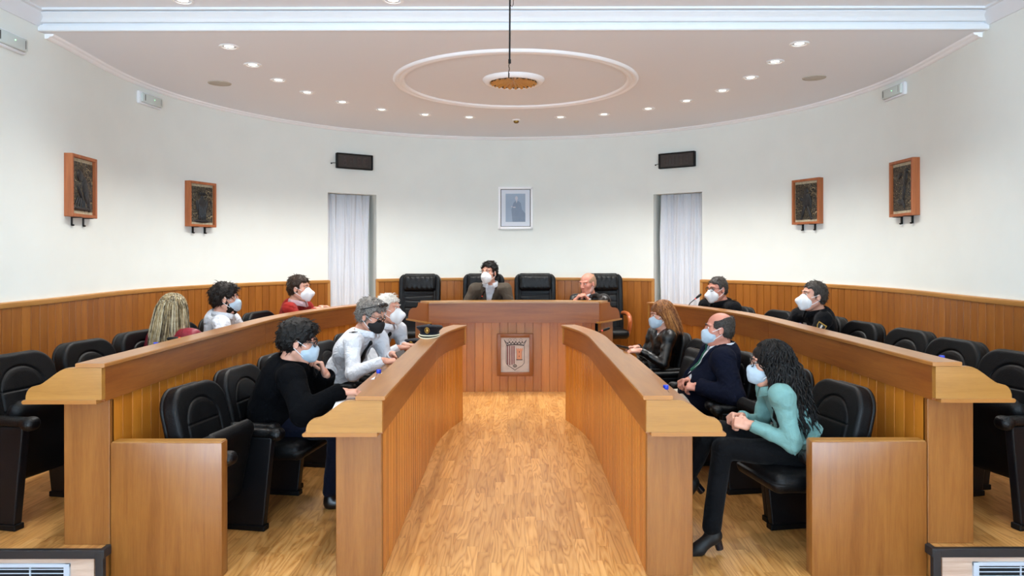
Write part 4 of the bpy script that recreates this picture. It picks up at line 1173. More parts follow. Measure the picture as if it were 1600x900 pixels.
    # ---- clothes
    def cloth_piece(name, mat, dr=0.0, vox=.0085, sleeves=1.0, noise=.0028, v=None, hem=0.0, only=None, ns=40, collar=None, bust=0):
        T = SDF(lo, hi, vox); k = .045
        w = girth
        rot = Matrix(((sx.x, sx.y, 0), (-sx.y, sx.x, 0), (0, 0, 1))).transposed()
        zx = su; xx = (V3((1, 0, 0))-zx*zx.x).normalized(); yy = zx.cross(xx)
        tm = Matrix((xx, yy, zx)).transposed().to_4x4()
        fm = .93 if female else 1.0
        T.ell(Pl+su*.05, (.172*s*fm+w*.7+dr, .125*s+w*.7+dr, .14*s+dr), tm, k)
        T.ell(W1+V3((0, w*.6, 0)), (.150*s*fm+w+dr, .115*s+w+dr, .16*s+dr), tm, k)
        T.ell(CH, (.172*s*fm+w*.5+dr, .112*s+w*.5+dr, .175*s+dr), tm, k)
        if bust: 
            for sg in (-1, 1): T.ell(CH+xx*sg*.075*s+yy*.085*s-zx*.02, (.065, .06, .065), tm, .03)
        T.cap(CH+zx*.1, N-up*.035, .10*s+dr, .062*s+dr, k)
        T.cap(N+V3((0, -.01, -.03)), nk+V3((0, 0, -.09*hs)) if name == 'shirt' or not top.get('inner') else N+V3((0, -.02, .0)), .062*s+dr, .060*s+dr, .02)
        for S0, E, Wr, d, n, curl, spr, sg in arms:
            T.cap(N-up*.05, S0-up*.0, .060*s+dr, .062*s+dr, .05)
            T.cap(N-up*.022+xx*sg*.035, S0+up*.004, .050*s+dr, .050*s+dr, .04)
            if sleeves > 0:
                e2 = E+(Wr-E)*sleeves
                T.cap(S0, E, (.064*armr)*s+dr, (.054*armr)*s+dr, .042); T.cap(E, e2, .052*armr*s+dr, (.052-.012*sleeves)*armr*s+dr, .025)
        if v:
            a, b, ra, rb = v
            T.cap(a, b, ra, rb, .006, 'sub')
        if top.get('inner') and name != 'shirt': T.cap(N+V3((0, .012, .015)), nk+V3((0, .012, .0)), .064*hs, .085*hs, .012, 'sub')
        T.noise(noise*1.25, ns, seed); T.noise(noise*.45, ns*2.3, seed+1)
        # open the end of every sleeve and the neck
        if sleeves > 0:
            for S0, E, Wr, d, n, curl, spr, sg in arms:
                e2 = E+(Wr-E)*sleeves; ad = (Wr-E).normalized()
                T.cap(e2+ad*.035, e2+ad*.09, .045, .05, .006, 'sub')
        T.cap(nk+V3((0, 0, -.02*hs)), nk+V3((0, 0, .05)), .075*hs, .08*hs, .004, 'sub')
        return T.build(name, mat, root), (xx, yy, zx)
    parts = []
    fwd = V3((0, 1, 0))
    front = N+V3((0, .10, -.02))
    inner = None
    if top.get('inner'):
        inner, fr3 = cloth_piece('shirt', top['inner'], dr=-.012, sleeves=0, noise=.001)
        parts.append(inner)
    vv = None
    if top.get('v'):
        depth, wide = top['v'][:2]
        vv = (N+su*.03+V3((0, .085, 0)), N-su*depth+V3((0, .17+girth*1.5, 0)), wide, top['v'][2] if len(top['v']) > 2 else .012)
    outer, fr3 = cloth_piece(top['name'], top['mat'], dr=top.get('dr', 0), sleeves=top.get('sleeves', .98), noise=top.get('noise', .003), v=vv, ns=top.get('ns', 40), bust=top.get('bust', 0))
    parts.append(outer)
    xx, yy, zx = fr3
    bv = Bvh(parts)
    def onchest(x, zdn, off=.004, frm=.24+girth):
        """point on the clothes in front of the chest: x across, zdn below the neck base"""
        c = N-zx*zdn+xx*x
        h = bv.hit(c+yy*frm, -yy)
        return (h[0]+h[1]*off, h[1]) if h else (c+yy*.13, yy)
    # collar
    if top.get('collar'):
        cm, kind = top['collar']
        g = G(); n = 22
        ca = nk+V3((0, -.004, (-.058 if kind != 'open' else -.050)*hs)); rad = .074*s*jw+(.006 if kind != 'open' else .010)
        nd = (nk-N).normalized()
        ring0 = []; ring1 = []; ring2 = []
        op = .30 if kind == 'open' else .10
        for i in range(n+1):
            a = PI/2+op+(2*PI-2*op)*i/n
            u = abs((i/n)-.5)*2
            c, s_ = math.cos(a), math.sin(a)
            drop = .045*u*u
            ctr = ca+V3((0, .012, 0))
            ring0.append(ctr+V3((rad*c, rad*1.02*s_, .022-drop*.8)))
            ring1.append(ctr+V3(((rad+.010)*c, (rad+.010)*1.03*s_, .020-drop*.8)))
            ring2.append(ctr+V3(((rad+.024)*c, (rad+.022)*1.05*s_, -.026-drop*(1.1 if kind == 'open' else .9))))
        vs = ring0+ring1+ring2; m = n+1; fs = []
        for i in range(n): fs.append((i, i+1, m+i+1, m+i)); fs.append((m+i, m+i+1, 2*m+i+1, 2*m+i))
        g.add(vs, fs); co = g.build('collar', cm, root, smooth=50)
        so = co.modifiers.new('t', 'SOLIDIFY'); so.thickness = .004; so.offset = 0
    if top.get('lapel'):
        lm = top['lapel']; depth = top['v'][0]
        for sg in (-1, 1):
            g = G(); rows = []
            for i in range(9):
                k = i/8; zd = -.015+(depth-.03)*k; wd = .052*math.sin(PI*min(1, .25+k*.75))+.012
                xi = sg*(top['v'][1]*(1-k)*.92+.004)
                a, na = onchest(xi, zd, .004); b, nb = onchest(xi+sg*wd*.5, zd-.01*k, .011); c, nc = onchest(xi+sg*wd, zd-.015, .005)
                rows.append((a, b, c))
            vs = [p for r_ in rows for p in r_]; fs = []
            for i in range(8):
                for j in range(2): fs.append((i*3+j, i*3+j+1, i*3+j+4, i*3+j+3))
            g.add(vs, fs); o = g.build('lapel', lm, root, smooth=60); so = o.modifiers.new('t', 'SOLIDIFY'); so.thickness = .004
    if top.get('tie'):
        g = G(); vs = []; fs = []
        q = 10
        for i in range(q+1):
            k = i/q; zd = .015+.33*k; hw = .016+.018*min(1, k*1.6) if k > .08 else .020
            for x in (-hw, 0, hw): vs.append(onchest(x, zd, .007 if x == 0 else .004)[0])
        for i in range(q):
            for j in range(2): fs.append((i*3+j, i*3+j+1, i*3+j+4, i*3+j+3))
        g.add(vs, fs); o = g.build('tie', top['tie'], root, smooth=60); so = o.modifiers.new('t', 'SOLIDIFY'); so.thickness = .006
        g = G(); a, na = onchest(0, .018, .010); g.ball(a, (.019, .012, .020), 10, 7); g.build('tie_knot', top['tie'], root, smooth=60)
    def patch(name, mat, p, n, w, h, poly=None, up_=None, th=.003):
        z = (up_ or up); x = z.cross(n).normalized()*-1; x = n.cross(z).normalized(); z2 = x.cross(n)*-1
        z2 = (z-n*z.dot(n)).normalized(); x = z2.cross(n)
        poly = poly or [(-.5, -.5), (.5, -.5), (.5, .5), (-.5, .5)]
        m = len(poly); g = G()
        vs = [p+x*a*w+z2*b*h+n*(-th*.2) for a, b in poly]+[p+x*a*w+z2*b*h+n*th for a, b in poly]
        g.add(vs, [tuple(range(m-1, -1, -1)), tuple(range(m, 2*m))]+[(i, (i+1) % m, (i+1) % m+m, i+m) for i in range(m)])
        return g.build(name, mat, root)
    OV = [(.5*math.cos(2*PI*i/14), .5*math.sin(2*PI*i/14)) for i in range(14)]
    SH = [(-.5, .5), (.5, .5), (.48, 0), (.30, -.35), (0, -.5), (-.30, -.35), (-.48, 0)]
    for e in extras:
        if e[0] == 'badge':
            p, n = onchest(e[1], e[2], .003); patch('gold_badge', M['gold'], p, n, .036, .05, OV); patch('badge_centre', M['maskblack'], p+n*.003, n, .018, .026, SH)
        if e[0] == 'strip':
            p, n = onchest(e[1], e[2], .003); patch(e[4], e[3], p, n, e[5], e[6])
        if e[0] == 'epaulette':
            for sg in (-1, 1):
                S0 = arms[0 if sg < 0 else 1][0]; c = N.lerp(S0, .92)
                h = bv.hit(c+up*.3, -up)
                if h: patch('epaulette', e[1], h[0]+h[1]*.003, h[1], .05, .085 if len(e) < 4 else e[3], up_=(S0-N).normalized()); patch('epaulette_badge', e[2], h[0]+h[1]*.006, h[1], .022, .028, OV, up_=(S0-N).normalized())
        if e[0] == 'armpatch':
            sg = e[1]; A = arms[0 if sg < 0 else 1]; c = A[0].lerp(A[1], .38); ax = (A[1]-A[0]).normalized()
            od = D(e[2]); od = (od-ax*od.dot(ax)).normalized()
            h = bv.hit(c+od*.3, -od)
            if h: patch('arm_patch', M['gold'], h[0]+h[1]*.003, h[1], .078, .078, SH, up_=-ax); patch('arm_patch_field', M['maskblack'], h[0]+h[1]*.005, h[1], .064, .056, SH, up_=-ax); patch('arm_patch_tower', M['silver'], h[0]+h[1]*.007-ax*.002, h[1], .014, .04, up_=-ax)
        if e[0] == 'cuff':
            for S0, E, Wr, d, n, curl, spr, sg in arms:
                ad = (Wr-E).normalized(); g = G(); g.tube([Wr-ad*.030, Wr-ad*.002], [.038, .036], 14, caps=False); o = g.build('shirt_cuff', e[1], root, smooth=60); o.modifiers.new('t', 'SOLIDIFY').thickness = .003
        if e[0] == 'watch':
            A = arms[0 if e[1] < 0 else 1]; ad = (A[2]-A[1]).normalized(); g = G(); w_ = A[2]+ad*.004
            x = ad.orthogonal().normalized(); y = ad.cross(x)
            g.tube([w_+(x*math.cos(2*PI*i/16)+y*math.sin(2*PI*i/16))*.030 for i in range(16)], .0045, 6, closed=True); g.build(e[3], e[2], root, smooth=60)
        if e[0] == 'lanyard':
            for sg in (-1, 1):
                pts = [onchest(sg*(.075-.062*i/7), -.01+.036*i, .006)[0] for i in range(8)]
                g = G(); g.tube(pts, .0055, 6); g.build('lanyard', e[1], root, smooth=60)
        if e[0] == 'headglasses':
            for sg in (-1, 1):
                g = G(); g.ball(hp(sg*.034, .070, .125), (.030*hs, .010*hs, .020*hs), 14, 8, Euler((R(50), 0, 0))); g.build('sunglass_lens', M['glasses'], root, smooth=60)
            g = G(); g.tube([hp(-.068, .055, .115), hp(-.03, .085, .128), hp(.03, .085, .128), hp(.068, .055, .115)], .004*hs, 6)
            for sg in (-1, 1): g.tube([hp(sg*.068, .055, .115), hp(sg*.094, .0, .075), hp(sg*.096, -.05, .045)], .0035*hs, 6)
            g.build('sunglass_frame', M['glasses'], root, smooth=60)
        if e[0] == 'belt':
            g = G(); pts = []
            for i in range(24):
                a = 2*PI*i/24; dr = xx*math.cos(a)+yy*math.sin(a); c = Pl+su*e[2]
                h = bv.hit(c+dr*.5, -dr); pts.append((h[0]+dr*.003) if h else c+dr*.16)
            g.tube(pts, .013, 6, closed=True); g.build('belt', e[1], root, smooth=60)
    # ---- trousers and shoes
    T = SDF([min(lo[i], Pl[i]-.25) for i in range(3)], hi, .009)
    T.ell(Pl+V3((0, .0, -.01)), (.172*s+girth*.5, .13*s+girth*.4, .105), None, .04)
    for hip, kn, an, td in lg:
        T.cap(hip, kn, .088*s, .064*s, .03); T.cap(kn, an+V3((0, 0, .03 if shoes != 'boot' else .0)), .062*s, (.050 if shoes != 'boot' else .056)*s, .02)
    T.noise(.003, 38, seed+5)
    T.build('trousers', M[trousers], root)
    for (hip, kn, an, td), nm in zip(lg, ('L', 'R')):
        t2 = (td-up*td.z).normalized() if abs(td.z) < .5 else td
        F = SDF([min(an[i], an[i]+td[i]*.22)-.12 for i in range(3)], [max(an[i], an[i]+td[i]*.22)+.12 for i in range(3)], .006)
        dn = (V3((0, 0, -1)) - td*(-td.z)).normalized()
        heel = .055 if shoes == 'boot' else .0
        F.cap(an, an+dn*.045, .040, .040, .02); F.cap(an+dn*.05, an+td*.10+dn*(.052+heel*.7), .036, .036, .03); F.cap(an+td*.10+dn*(.055+heel*.8), an+td*.165+dn*(.060+heel*.9), .034, .024, .02)
        sh = F.build('boot' if shoes == 'boot' else 'shoe', M[shoes], root)
        if shoes == 'boot':
            g = G(); g.tube([an+dn*.06-td*.012, an+dn*(.075+heel)-td*.012], [.024, .021], 12); g.build('heel', M['heelgloss'], sh, smooth=50)
    # ---- hair
    hm4 = hm.to_4x4()
    HS = SDF([Hl[i]-.32 for i in range(3)], [Hl[i]+.26 for i in range(3)], .005)
    def hell(c, r, k=.012, op='add', rot=None):
        m = hm if rot is None else hm @ rot.to_matrix()
        HS.ell(hp(*c), [q*hs for q in r], m.to_4x4(), k*hs, op)
    kind = hair['kind']; vol = hair.get('vol', .012)
    if kind in ('short', 'full', 'bald'):
        hell((0, -.014, .040), (.078+vol, .099+vol, .090+vol*1.15))
        hell((0, -.045, -.012), (.068+vol*.5, .062+vol*.5, .068), .03)
        if kind == 'full': hell((.01, .055, .105), (.06, .035, .028), .03); hell((0, -.09, .03), (.06, .03, .07), .03)
        fh = hair.get('front', .0)
        hell((0, .130, .010), (.080, .074+fh, .080+fh*.8), .010, 'sub'); hell((0, .10, -.07), (.12, .088, .095), .01, 'sub')
        hell((0, .02, -.13), (.13, .16, .082), .01, 'sub'); hell((0, .075, -.02), (.12, .075, .055), .01, 'sub')
        for sg in (-1, 1): hell((sg*.088, .002, -.012), (.022, .026, .038), .006, 'sub')
        if kind == 'short':
            for sg in (-1, 1): hell((sg*.074, .088, .030), (.050, .050+fh*.5, .058), .008, 'sub')
        if kind == 'bald':
            hell((0, .04, .11), (.082, .125, .062), .012, 'sub'); hell((0, .09, .06), (.1, .06, .07), .01, 'sub')
        HS.noise(hair.get('amp', .004), hair.get('freq', 130), seed); HS.noise(hair.get('amp', .004)*.6, 260, seed+3)
        ho = HS.build('hair', hair['mat'], root)
        rs = np.random.RandomState(seed); me2 = ho.data; hb = Bvh([ho]); g = G()
        crown = hp(0, -.045, .135); fwdv = hm @ V3((0, 1, 0)); np_ = len(me2.polygons)
        for q in rs.randint(0, np_, hair.get('tufts', 420)):
            f = me2.polygons[int(q)]; p = V3(f.center); n = V3(f.normal)
            t = (p-crown); t = t-n*t.dot(n)
            if t.length < 1e-4: continue
            t.normalize(); hl = (hm.transposed() @ (p-Hl))/hs
            if hl.z > .085: t = (t+fwdv*.5*(1 if hl.y > -.02 else -.2)).normalized()
            t = (t+V3(rs.randn(3))*.28).normalized(); ln = hair.get('tuft', .028)*(.6+.8*rs.rand()); out = .10+.28*rs.rand()
            p0 = p-n*.004; g.tube([p0, p0+t*ln*.5+n*ln*out, p0+t*ln+n*ln*out*.75], [.0026, .0024, .0006], 4, caps=False)
        g.build('hair_strands', hair.get('mat2', hair['mat']), ho, smooth=80)
    else:
        hell((0, -.016, .042), (.090, .108, .098)); hell((0, -.055, -.03), (.085, .07, .09), .03)
        hell((0, .13, -.02), (.072, .085, .09), .012, 'sub'); hell((0, .10, -.11), (.11, .09, .1), .01, 'sub')
        for c, r in hair.get('mass', ()): hell(c, r, .03)
        HS.noise(.004, 90, seed)
        ho = HS.build('hair', hair['mat'], root)
        rs = random.Random(seed); sets = hair['strands']
        for mat, cnt, rad in sets:
            g = G()
            for q in range(cnt):
                az = rs.uniform(-PI, PI); el = rs.uniform(.0, 1.35)
                if abs(az) < .75 and el < .75: continue            # az 0 is the face
                x, y, z = math.sin(az)*math.cos(el), math.cos(az)*math.cos(el), math.sin(el)
                p = V3((x*.084, y*.102-.016, z*.096+.040)); part = V3((.012, -.01, .135))
                start = part.lerp(p, .25+.3*rs.random()) if el > .55 else p
                start = V3((start.x, start.y, start.z)); pts = []
                # over the skull, then falling
                ln = hair['len']*rs.uniform(.72, 1.08); n = 13
                dirxy = V3((math.sin(az), math.cos(az), 0))
                if dirxy.y > .3: dirxy = V3((math.copysign(.95, dirxy.x), .25, 0))
                lim = hair.get('flare', .014)
                cur = V3((p.x*1.10, p.y*1.07, p.z*1.06))
                pts = [start*1.02, cur]
                ph = rs.uniform(0, 6); cr = hair.get('curl', 0); wl = hair.get('wave', 40)
                fall = V3((0, 0, -1))
                side_r = rs.uniform(.98, hair.get('puff', 1.12))
                base = V3((dirxy.x*.088*side_r, dirxy.y*.100*side_r-.016, 0))
                for i in range(1, n+1):
                    k = i/n; zz = cur.z-ln*k
                    spread = lim*k
                    pt = V3((base.x+dirxy.x*spread, base.y+dirxy.y*spread, zz)) if zz < cur.z else cur
                    kk = min(1, k*3); pt = V3((cur.x+(pt.x-cur.x)*kk, cur.y+(pt.y-cur.y)*kk, zz))
                    pt = pt+V3((cr*math.sin(ph+wl*k), cr*math.cos(ph*1.3+wl*k*.9), cr*.4*math.sin(ph+wl*k*1.3)))
                    pts.append(pt)
                wp_ = []
                for i, c_ in enumerate(pts):
                    h_ = hp(c_.x, c_.y, c_.z)
                    if i > 3:                                   # gravity: below the head hair hangs straight down
                        k = (i-3)/(len(pts)-4); hz = hp(pts[3].x, pts[3].y, pts[3].z)
                        off = h_-hz; vert = hz+V3((off.x*.45+hair.get('drift', (0, 0))[0]*k, off.y*.45+hair.get('drift', (0, 0))[1]*k, -(pts[3].z-c_.z)*hs)); h_ = h_.lerp(vert, .75)
                    wp_.append(h_)
                if min(c.z for c in wp_) < Pl.z: continue
                m = len(wp_); g.tube(wp_, [rad*(.7+.5*math.sin(PI*min(1, (i+1)/m*.9))) for i in range(m-1)]+[rad*.25], 5)
            g.build('hair_strands', mat, ho, smooth=70)
    if hair.get('beard'):
        BD = SDF([Hl[i]-.2 for i in range(3)], [Hl[i]+.2 for i in range(3)], .005)
        def be(c, r, k=.012, op='add'): BD.ell(hp(*c), [q*hs for q in r], hm4, k*hs, op)
        be((0, .040, -.062), (.066, .066, .068)); be((0, .07, -.105), (.03, .03, .022), .02); be((0, .06, .03), (.1, .1, .065), .01, 'sub'); be((0, -.06, -.05), (.1, .06, .12), .01, 'sub')
        BD.noise(.002, 200, seed); BD.build('beard', hair['mat'], root)
    # ---- mask
    if mask:
        mk, mm = mask[0], M[mask[1]]
        K = SDF([Hl[i]-.22 for i in range(3)], [Hl[i]+.22 for i in range(3)], .0045)
        def me_(c, r, k=.02, op='add', rot=None): K.ell(hp(*c), [q*hs for q in r], (hm if rot is None else hm @ rot.to_matrix()).to_4x4(), k*hs, op)
        if mk == 'ffp2':
            me_((0, .066, -.048), (.068, .048, .072)); K.cap(hp(0, .098, .000), hp(0, .140, -.038), .010*hs, .012*hs, .045); K.cap(hp(0, .140, -.038), hp(0, .105, -.100), .012*hs, .014*hs, .045)
        elif mk == 'surgical':
            me_((0, .058, -.046), (.069, .060, .060)); K.rbox(hp(0, .098, -.046), (.030*hs, .030*hs, .045*hs), .02, hm4, .04)
            K.noise(.0012, 150, 3)
        else:                                                  # pulled down under the chin
            me_((0, .052, -.118), (.055, .045, .028))
        ko = K.build('face_mask', mm, root)
        for sg in (-1, 1):
            if mk == 'chin': rows = [((sg*.045, .055, -.10), (sg*.082, -.012, .020)), ((sg*.04, .045, -.115), (sg*.084, -.018, -.020))]
            else: rows = [((sg*.055, .075, -.018), (sg*.083, -.006, .018)), ((sg*.052, .066, -.080), (sg*.084, -.014, -.026))]
            for a, b in rows:
                mid = [(a[i]+b[i])/2 for i in range(3)]; mid[0] = sg*max(abs(mid[0])+.006, .0745 if mid[2] > -.06 else .067)
                g = G(); g.tube([hp(*a), hp(*mid), hp(*b)], .0022*hs, 6); g.build('ear_loop', M['strap'], ko, smooth=60)
    if glasses:
        gm, th = M['glasses'], glasses
        g = G()
        for sg in (-1, 1):
            g.tube([hp(sg*.033+.026*math.cos(2*PI*i/16)*1.0, .104-.010*abs(math.cos(2*PI*i/16)*1.0-.0 if math.cos(2*PI*i/16)*sg > 0 else 0), .018+.018*math.sin(2*PI*i/16)) for i in range(16)], th*hs, 6, closed=True)
            g.tube([hp(sg*.058, .094, .024), hp(sg*.074, .07, .024), hp(sg*.084, .0, .020), hp(sg*.083, -.02, .006)], th*hs, 6)
        g.tube([hp(-.008, .106, .022), hp(0, .109, .025), hp(.008, .106, .022)], th*hs, 6)
        go = g.build('glasses', gm, root, smooth=60)
        for sg in (-1, 1):
            g = G(); ring = [hp(sg*.033+.025*math.cos(2*PI*i/16), .103-.010*(abs(math.cos(2*PI*i/16)) if math.cos(2*PI*i/16)*sg > 0 else 0), .018+.017*math.sin(2*PI*i/16)) for i in range(16)]
            g.add(ring, [tuple(range(16))]); g.build('lens', M['lens'], go)
    return dict(root=root, hp=hp, body=body, onchest=onchest, N=N, patch=patch)
# ------------------------------------------------------------------ who sits where
M['hair_black'] = hairmat('hair_black', '#040303', '#0E0B0A'); M['hair_dark'] = hairmat('hair_dark_brown', '#080504', '#1A110B')
M['hair_brown'] = hairmat('hair_brown', '#1C110B', '#38261A'); M['hair_grey'] = hairmat('hair_grey', '#3E3A36', '#8C8781'); M['hair_white'] = hairmat('hair_white', '#B3AFA8', '#E4E1DA')
M['hair_salt'] = hairmat('hair_salt_and_pepper', '#171412', '#4A443F'); M['hair_sand'] = hairmat('hair_thin_sandy', '#8A6A52', '#B08B70')
M['hair_blonde'] = hairmat('hair_blonde', '#7E6A47', '#A89269', scale=30); M['hair_blonde_dark'] = hairmat('hair_blonde_root', '#2E261B', '#574833', scale=30)
M['hair_pale'] = hairmat('hair_pale_blonde', '#A99A7C', '#CDC1A4', scale=30); M['hair_auburn'] = hairmat('hair_auburn', '#5A331A', '#8A5730', scale=30); M['hair_copper'] = hairmat('hair_copper', '#8E5A2E', '#B9824C', scale=30)
M['M_black'] = cloth('black_trousers', '#07080B', spec=.1); M['M_jeans'] = cloth('dark_navy_jeans', '#0B1020', spec=.1); M['M_white'] = cloth('white_trousers', '#D6D3CB'); M['M_beige'] = cloth('beige_trousers', '#C9BFAE')
M['coat'] = cloth('black_wool_coat', '#050609', .95, sheen=.0, spec=.08); M['navy'] = cloth('navy_blazer', '#0A0F20', .85, sheen=.0, spec=.12); M['brownsuit'] = cloth('brown_grey_suit', '#4B4238'); M['teal'] = cloth('teal_jacket', '#6B9491', .7, fold=.25)
M['wshirt'] = cloth('white_shirt', '#D3D8E0', .75, fold=.6); M['ushirt'] = cloth('white_uniform_shirt', '#D3D7DE', .75, fold=.6); M['sweater'] = cloth('red_sweater', '#8E1D17', .9, fold=.4); M['uniform'] = cloth('black_uniform', '#08090D', .85, spec=.12)
M['pinkcollar'] = cloth('pale_pink_shirt', '#C9AEB2'); M['tieblk'] = cloth('black_tie', '#0D0D10', .6); M['lanyard'] = cloth('green_lanyard', '#1F5A42', .6)
M['redleather'] = leather('crimson_leather', '#7E1428', .38, bump=.3, scale=60); M['brownleather'] = leather('dark_brown_leather', '#150D0A', .36, bump=.4, scale=50); M['blackjacket'] = leather('black_jacket_leather', '#050607', .32, bump=.4, scale=40)
M['shoe'] = plain('black_shoe', '#0A0A0C', .3); M['boot'] = plain('black_suede_boot', '#07080A', .6); M['heelgloss'] = plain('glossy_heel', '#10151E', .15)
def sit(P, rz, floor, kl=.44, al=.40, w=.13):
    f = V3((-math.sin(R(rz)), math.cos(R(rz)), 0)); r = V3((f.y, -f.x, 0)); P = V3(P); out = []
    for sg in (-1, 1):
        k = P+f*kl+r*sg*w; k.z = P.z-.015; a = P+f*al+r*sg*(w+.01); a.z = floor+.085; out.append((k, a, f+r*sg*.12))
    return out
FL = PLAT
HD = dict(n=(0, 0, -1), curl=22)
# outer row, left
person('blonde woman in a crimson leather jacket seen from behind in the left outer row', (-2.70, 5.60, FL), -38, (-2.72, 5.58, FL+.55), (-2.575, 5.50, 1.222), (-16, 4, 4),
       [dict(w=(-2.52, 5.88, .98), d=(.7, .7, 0), out=1.2, **HD), dict(w=(-2.30, 5.62, .965), d=(.8, .6, 0), out=1.0, **HD)], sit((-2.72, 5.58, FL+.55), -75, FL),
       dict(name='leather_jacket', mat=M['redleather'], noise=.005, ns=45), dict(kind='long', mat=M['hair_blonde_dark'], len=.33, flare=.07, puff=1.22, curl=.003, wave=9, strands=[(M['hair_blonde'], 750, .0021), (M['hair_pale'], 560, .0020), (M['hair_blonde_dark'], 420, .0021)], mass=[((0, -.07, -.10), (.085, .05, .09)), ((-.06, -.03, -.10), (.04, .06, .09)), ((.06, -.03, -.10), (.04, .06, .09))], brow=False), ('surgical', 'maskblue'), s=1.0, hs=1.02, female=True, seed=11, shw=.225, shz=.035)
person('bearded dark-haired man in a white shirt looking away in the left outer row', (-2.68, 6.62, FL), -80, (-2.66, 6.64, FL+.55), (-2.55, 6.42, 1.262), (-70, 4, 0),
       [dict(w=(-2.22, 6.68, .97), d=(1, -.1, 0), **HD), dict(w=(-2.24, 6.16, .965), d=(.9, .35, 0), out=.9, **HD)], sit((-2.66, 6.64, FL+.55), -90, FL),
       dict(name='shirt', mat=M['wshirt'], collar=(M['wshirt'], 'shut'), noise=.004), dict(kind='full', mat=M['hair_dark'], vol=.016, amp=.007, freq=100, beard=True), ('surgical', 'maskblue'), hs=1.04, seed=12, trousers='M_jeans')
person('man in a red sweater and white mask in the left outer row', (-2.38, 7.80, FL), -102, (-2.38, 7.82, FL+.55), (-2.25, 7.62, 1.296), (-98, 3, 0),
       [dict(w=(-2.06, 7.74, 1.09), d=(.95, -.25, .1), n=(0, -.3, -1), curl=35), dict(w=(-2.07, 7.56, 1.085), d=(1, .1, .1), n=(0, 0, -1), curl=35, out=.9)], sit((-2.38, 7.82, FL+.55), -102, FL),
       dict(name='sweater', mat=M['sweater'], collar=(M['pinkcollar'], 'shut'), noise=.003), dict(kind='short', mat=M['hair_brown'], vol=.012, front=.012, amp=.003), ('ffp2', 'maskwhite'), hs=1.06, seed=13)
# inner row, left
person('man in a black coat and glasses holding a hand to his masked face', (-1.62, 4.80, 0), -84, (-1.60, 4.80, .55), (-1.395, 4.70, 1.085), (-78, 14, 0),
       [dict(w=(-1.255, 4.86, .845), d=(-.42, -.05, .9), n=(-.85, -.35, -.25), curl=38, pole=(.3, .3, -1)), dict(w=(-1.06, 4.44, .815), d=(1, .1, -.06), n=(0, .1, -1), curl=18, out=.8)],
       [((-1.14, 4.94, .53), (-1.16, 4.96, .085), (1, .1, 0)), ((-1.13, 4.68, .53), (-1.20, 4.74, .085), (1, -.15, 0))],
       dict(name='coat', mat=M['coat'], dr=.012, noise=.005, ns=30, sleeves=.95, collar=(M['coat'], 'shut')), dict(kind='full', mat=M['hair_black'], vol=.016, amp=.006, freq=110), ('surgical', 'maskblue'), hs=1.08, girth=.03, glasses=.0032, seed=14, trousers='M_jeans', extras=[('watch', 1, M['plastic'], 'bracelet')], armr=1.15)
GREYSIDE = dict(kind='short', mat=M['hair_grey'], vol=.014, front=.006, amp=.005)
person('grey-haired officer in a white shirt with glasses and a black mask', (-1.48, 6.08, 0), -116, (-1.47, 6.08, .55), (-1.165, 5.90, 1.152), (-108, 22, 0),
       [dict(w=(-.985, 5.86, .85), d=(.85, -.4, -.05), n=(0, -.5, -.8), curl=35), dict(w=(-1.01, 5.60, .835), d=(.9, .35, -.08), n=(0, .2, -1), curl=35, out=.7)], sit((-1.47, 6.08, .55), -98, 0),
       dict(name='uniform_shirt', mat=M['ushirt'], collar=(M['ushirt'], 'shut'), tie=M['tieblk'], noise=.004), GREYSIDE, ('surgical', 'maskblack'), hs=1.06, girth=.015, glasses=.0028, seed=15,
       extras=[('badge', .05, .17), ('epaulette', M['tieblk'], M['gold'], .07), ('belt', M['tieblk'], -.02), ('headglasses',)])
person('white-haired officer in a white shirt and white mask beyond the officer in glasses', (-1.40, 6.82, 0), -124, (-1.40, 6.84, .55), (-1.150, 6.66, 1.152), (-104, 4, 0),
       [dict(w=(-1.0, 6.62, .83), d=(.9, -.3, 0), **HD), dict(w=(-1.02, 6.42, .83), d=(.9, .3, 0), out=.7, **HD)], sit((-1.40, 6.84, .55), -100, 0),
       dict(name='uniform_shirt', mat=M['ushirt'], collar=(M['ushirt'], 'shut'), tie=M['tieblk'], noise=.004), dict(kind='short', mat=M['hair_white'], vol=.008, front=.012, amp=.003), ('ffp2', 'maskwhite'), hs=1.06, seed=16,
       extras=[('badge', .06, .13), ('epaulette', M['tieblk'], M['gold'], .07), ('strip', -.075, .12, M['gold'], 'medal_bar', .07, .02), ('strip', -.075, .15, M['silver'], 'name_plate', .06, .016)])
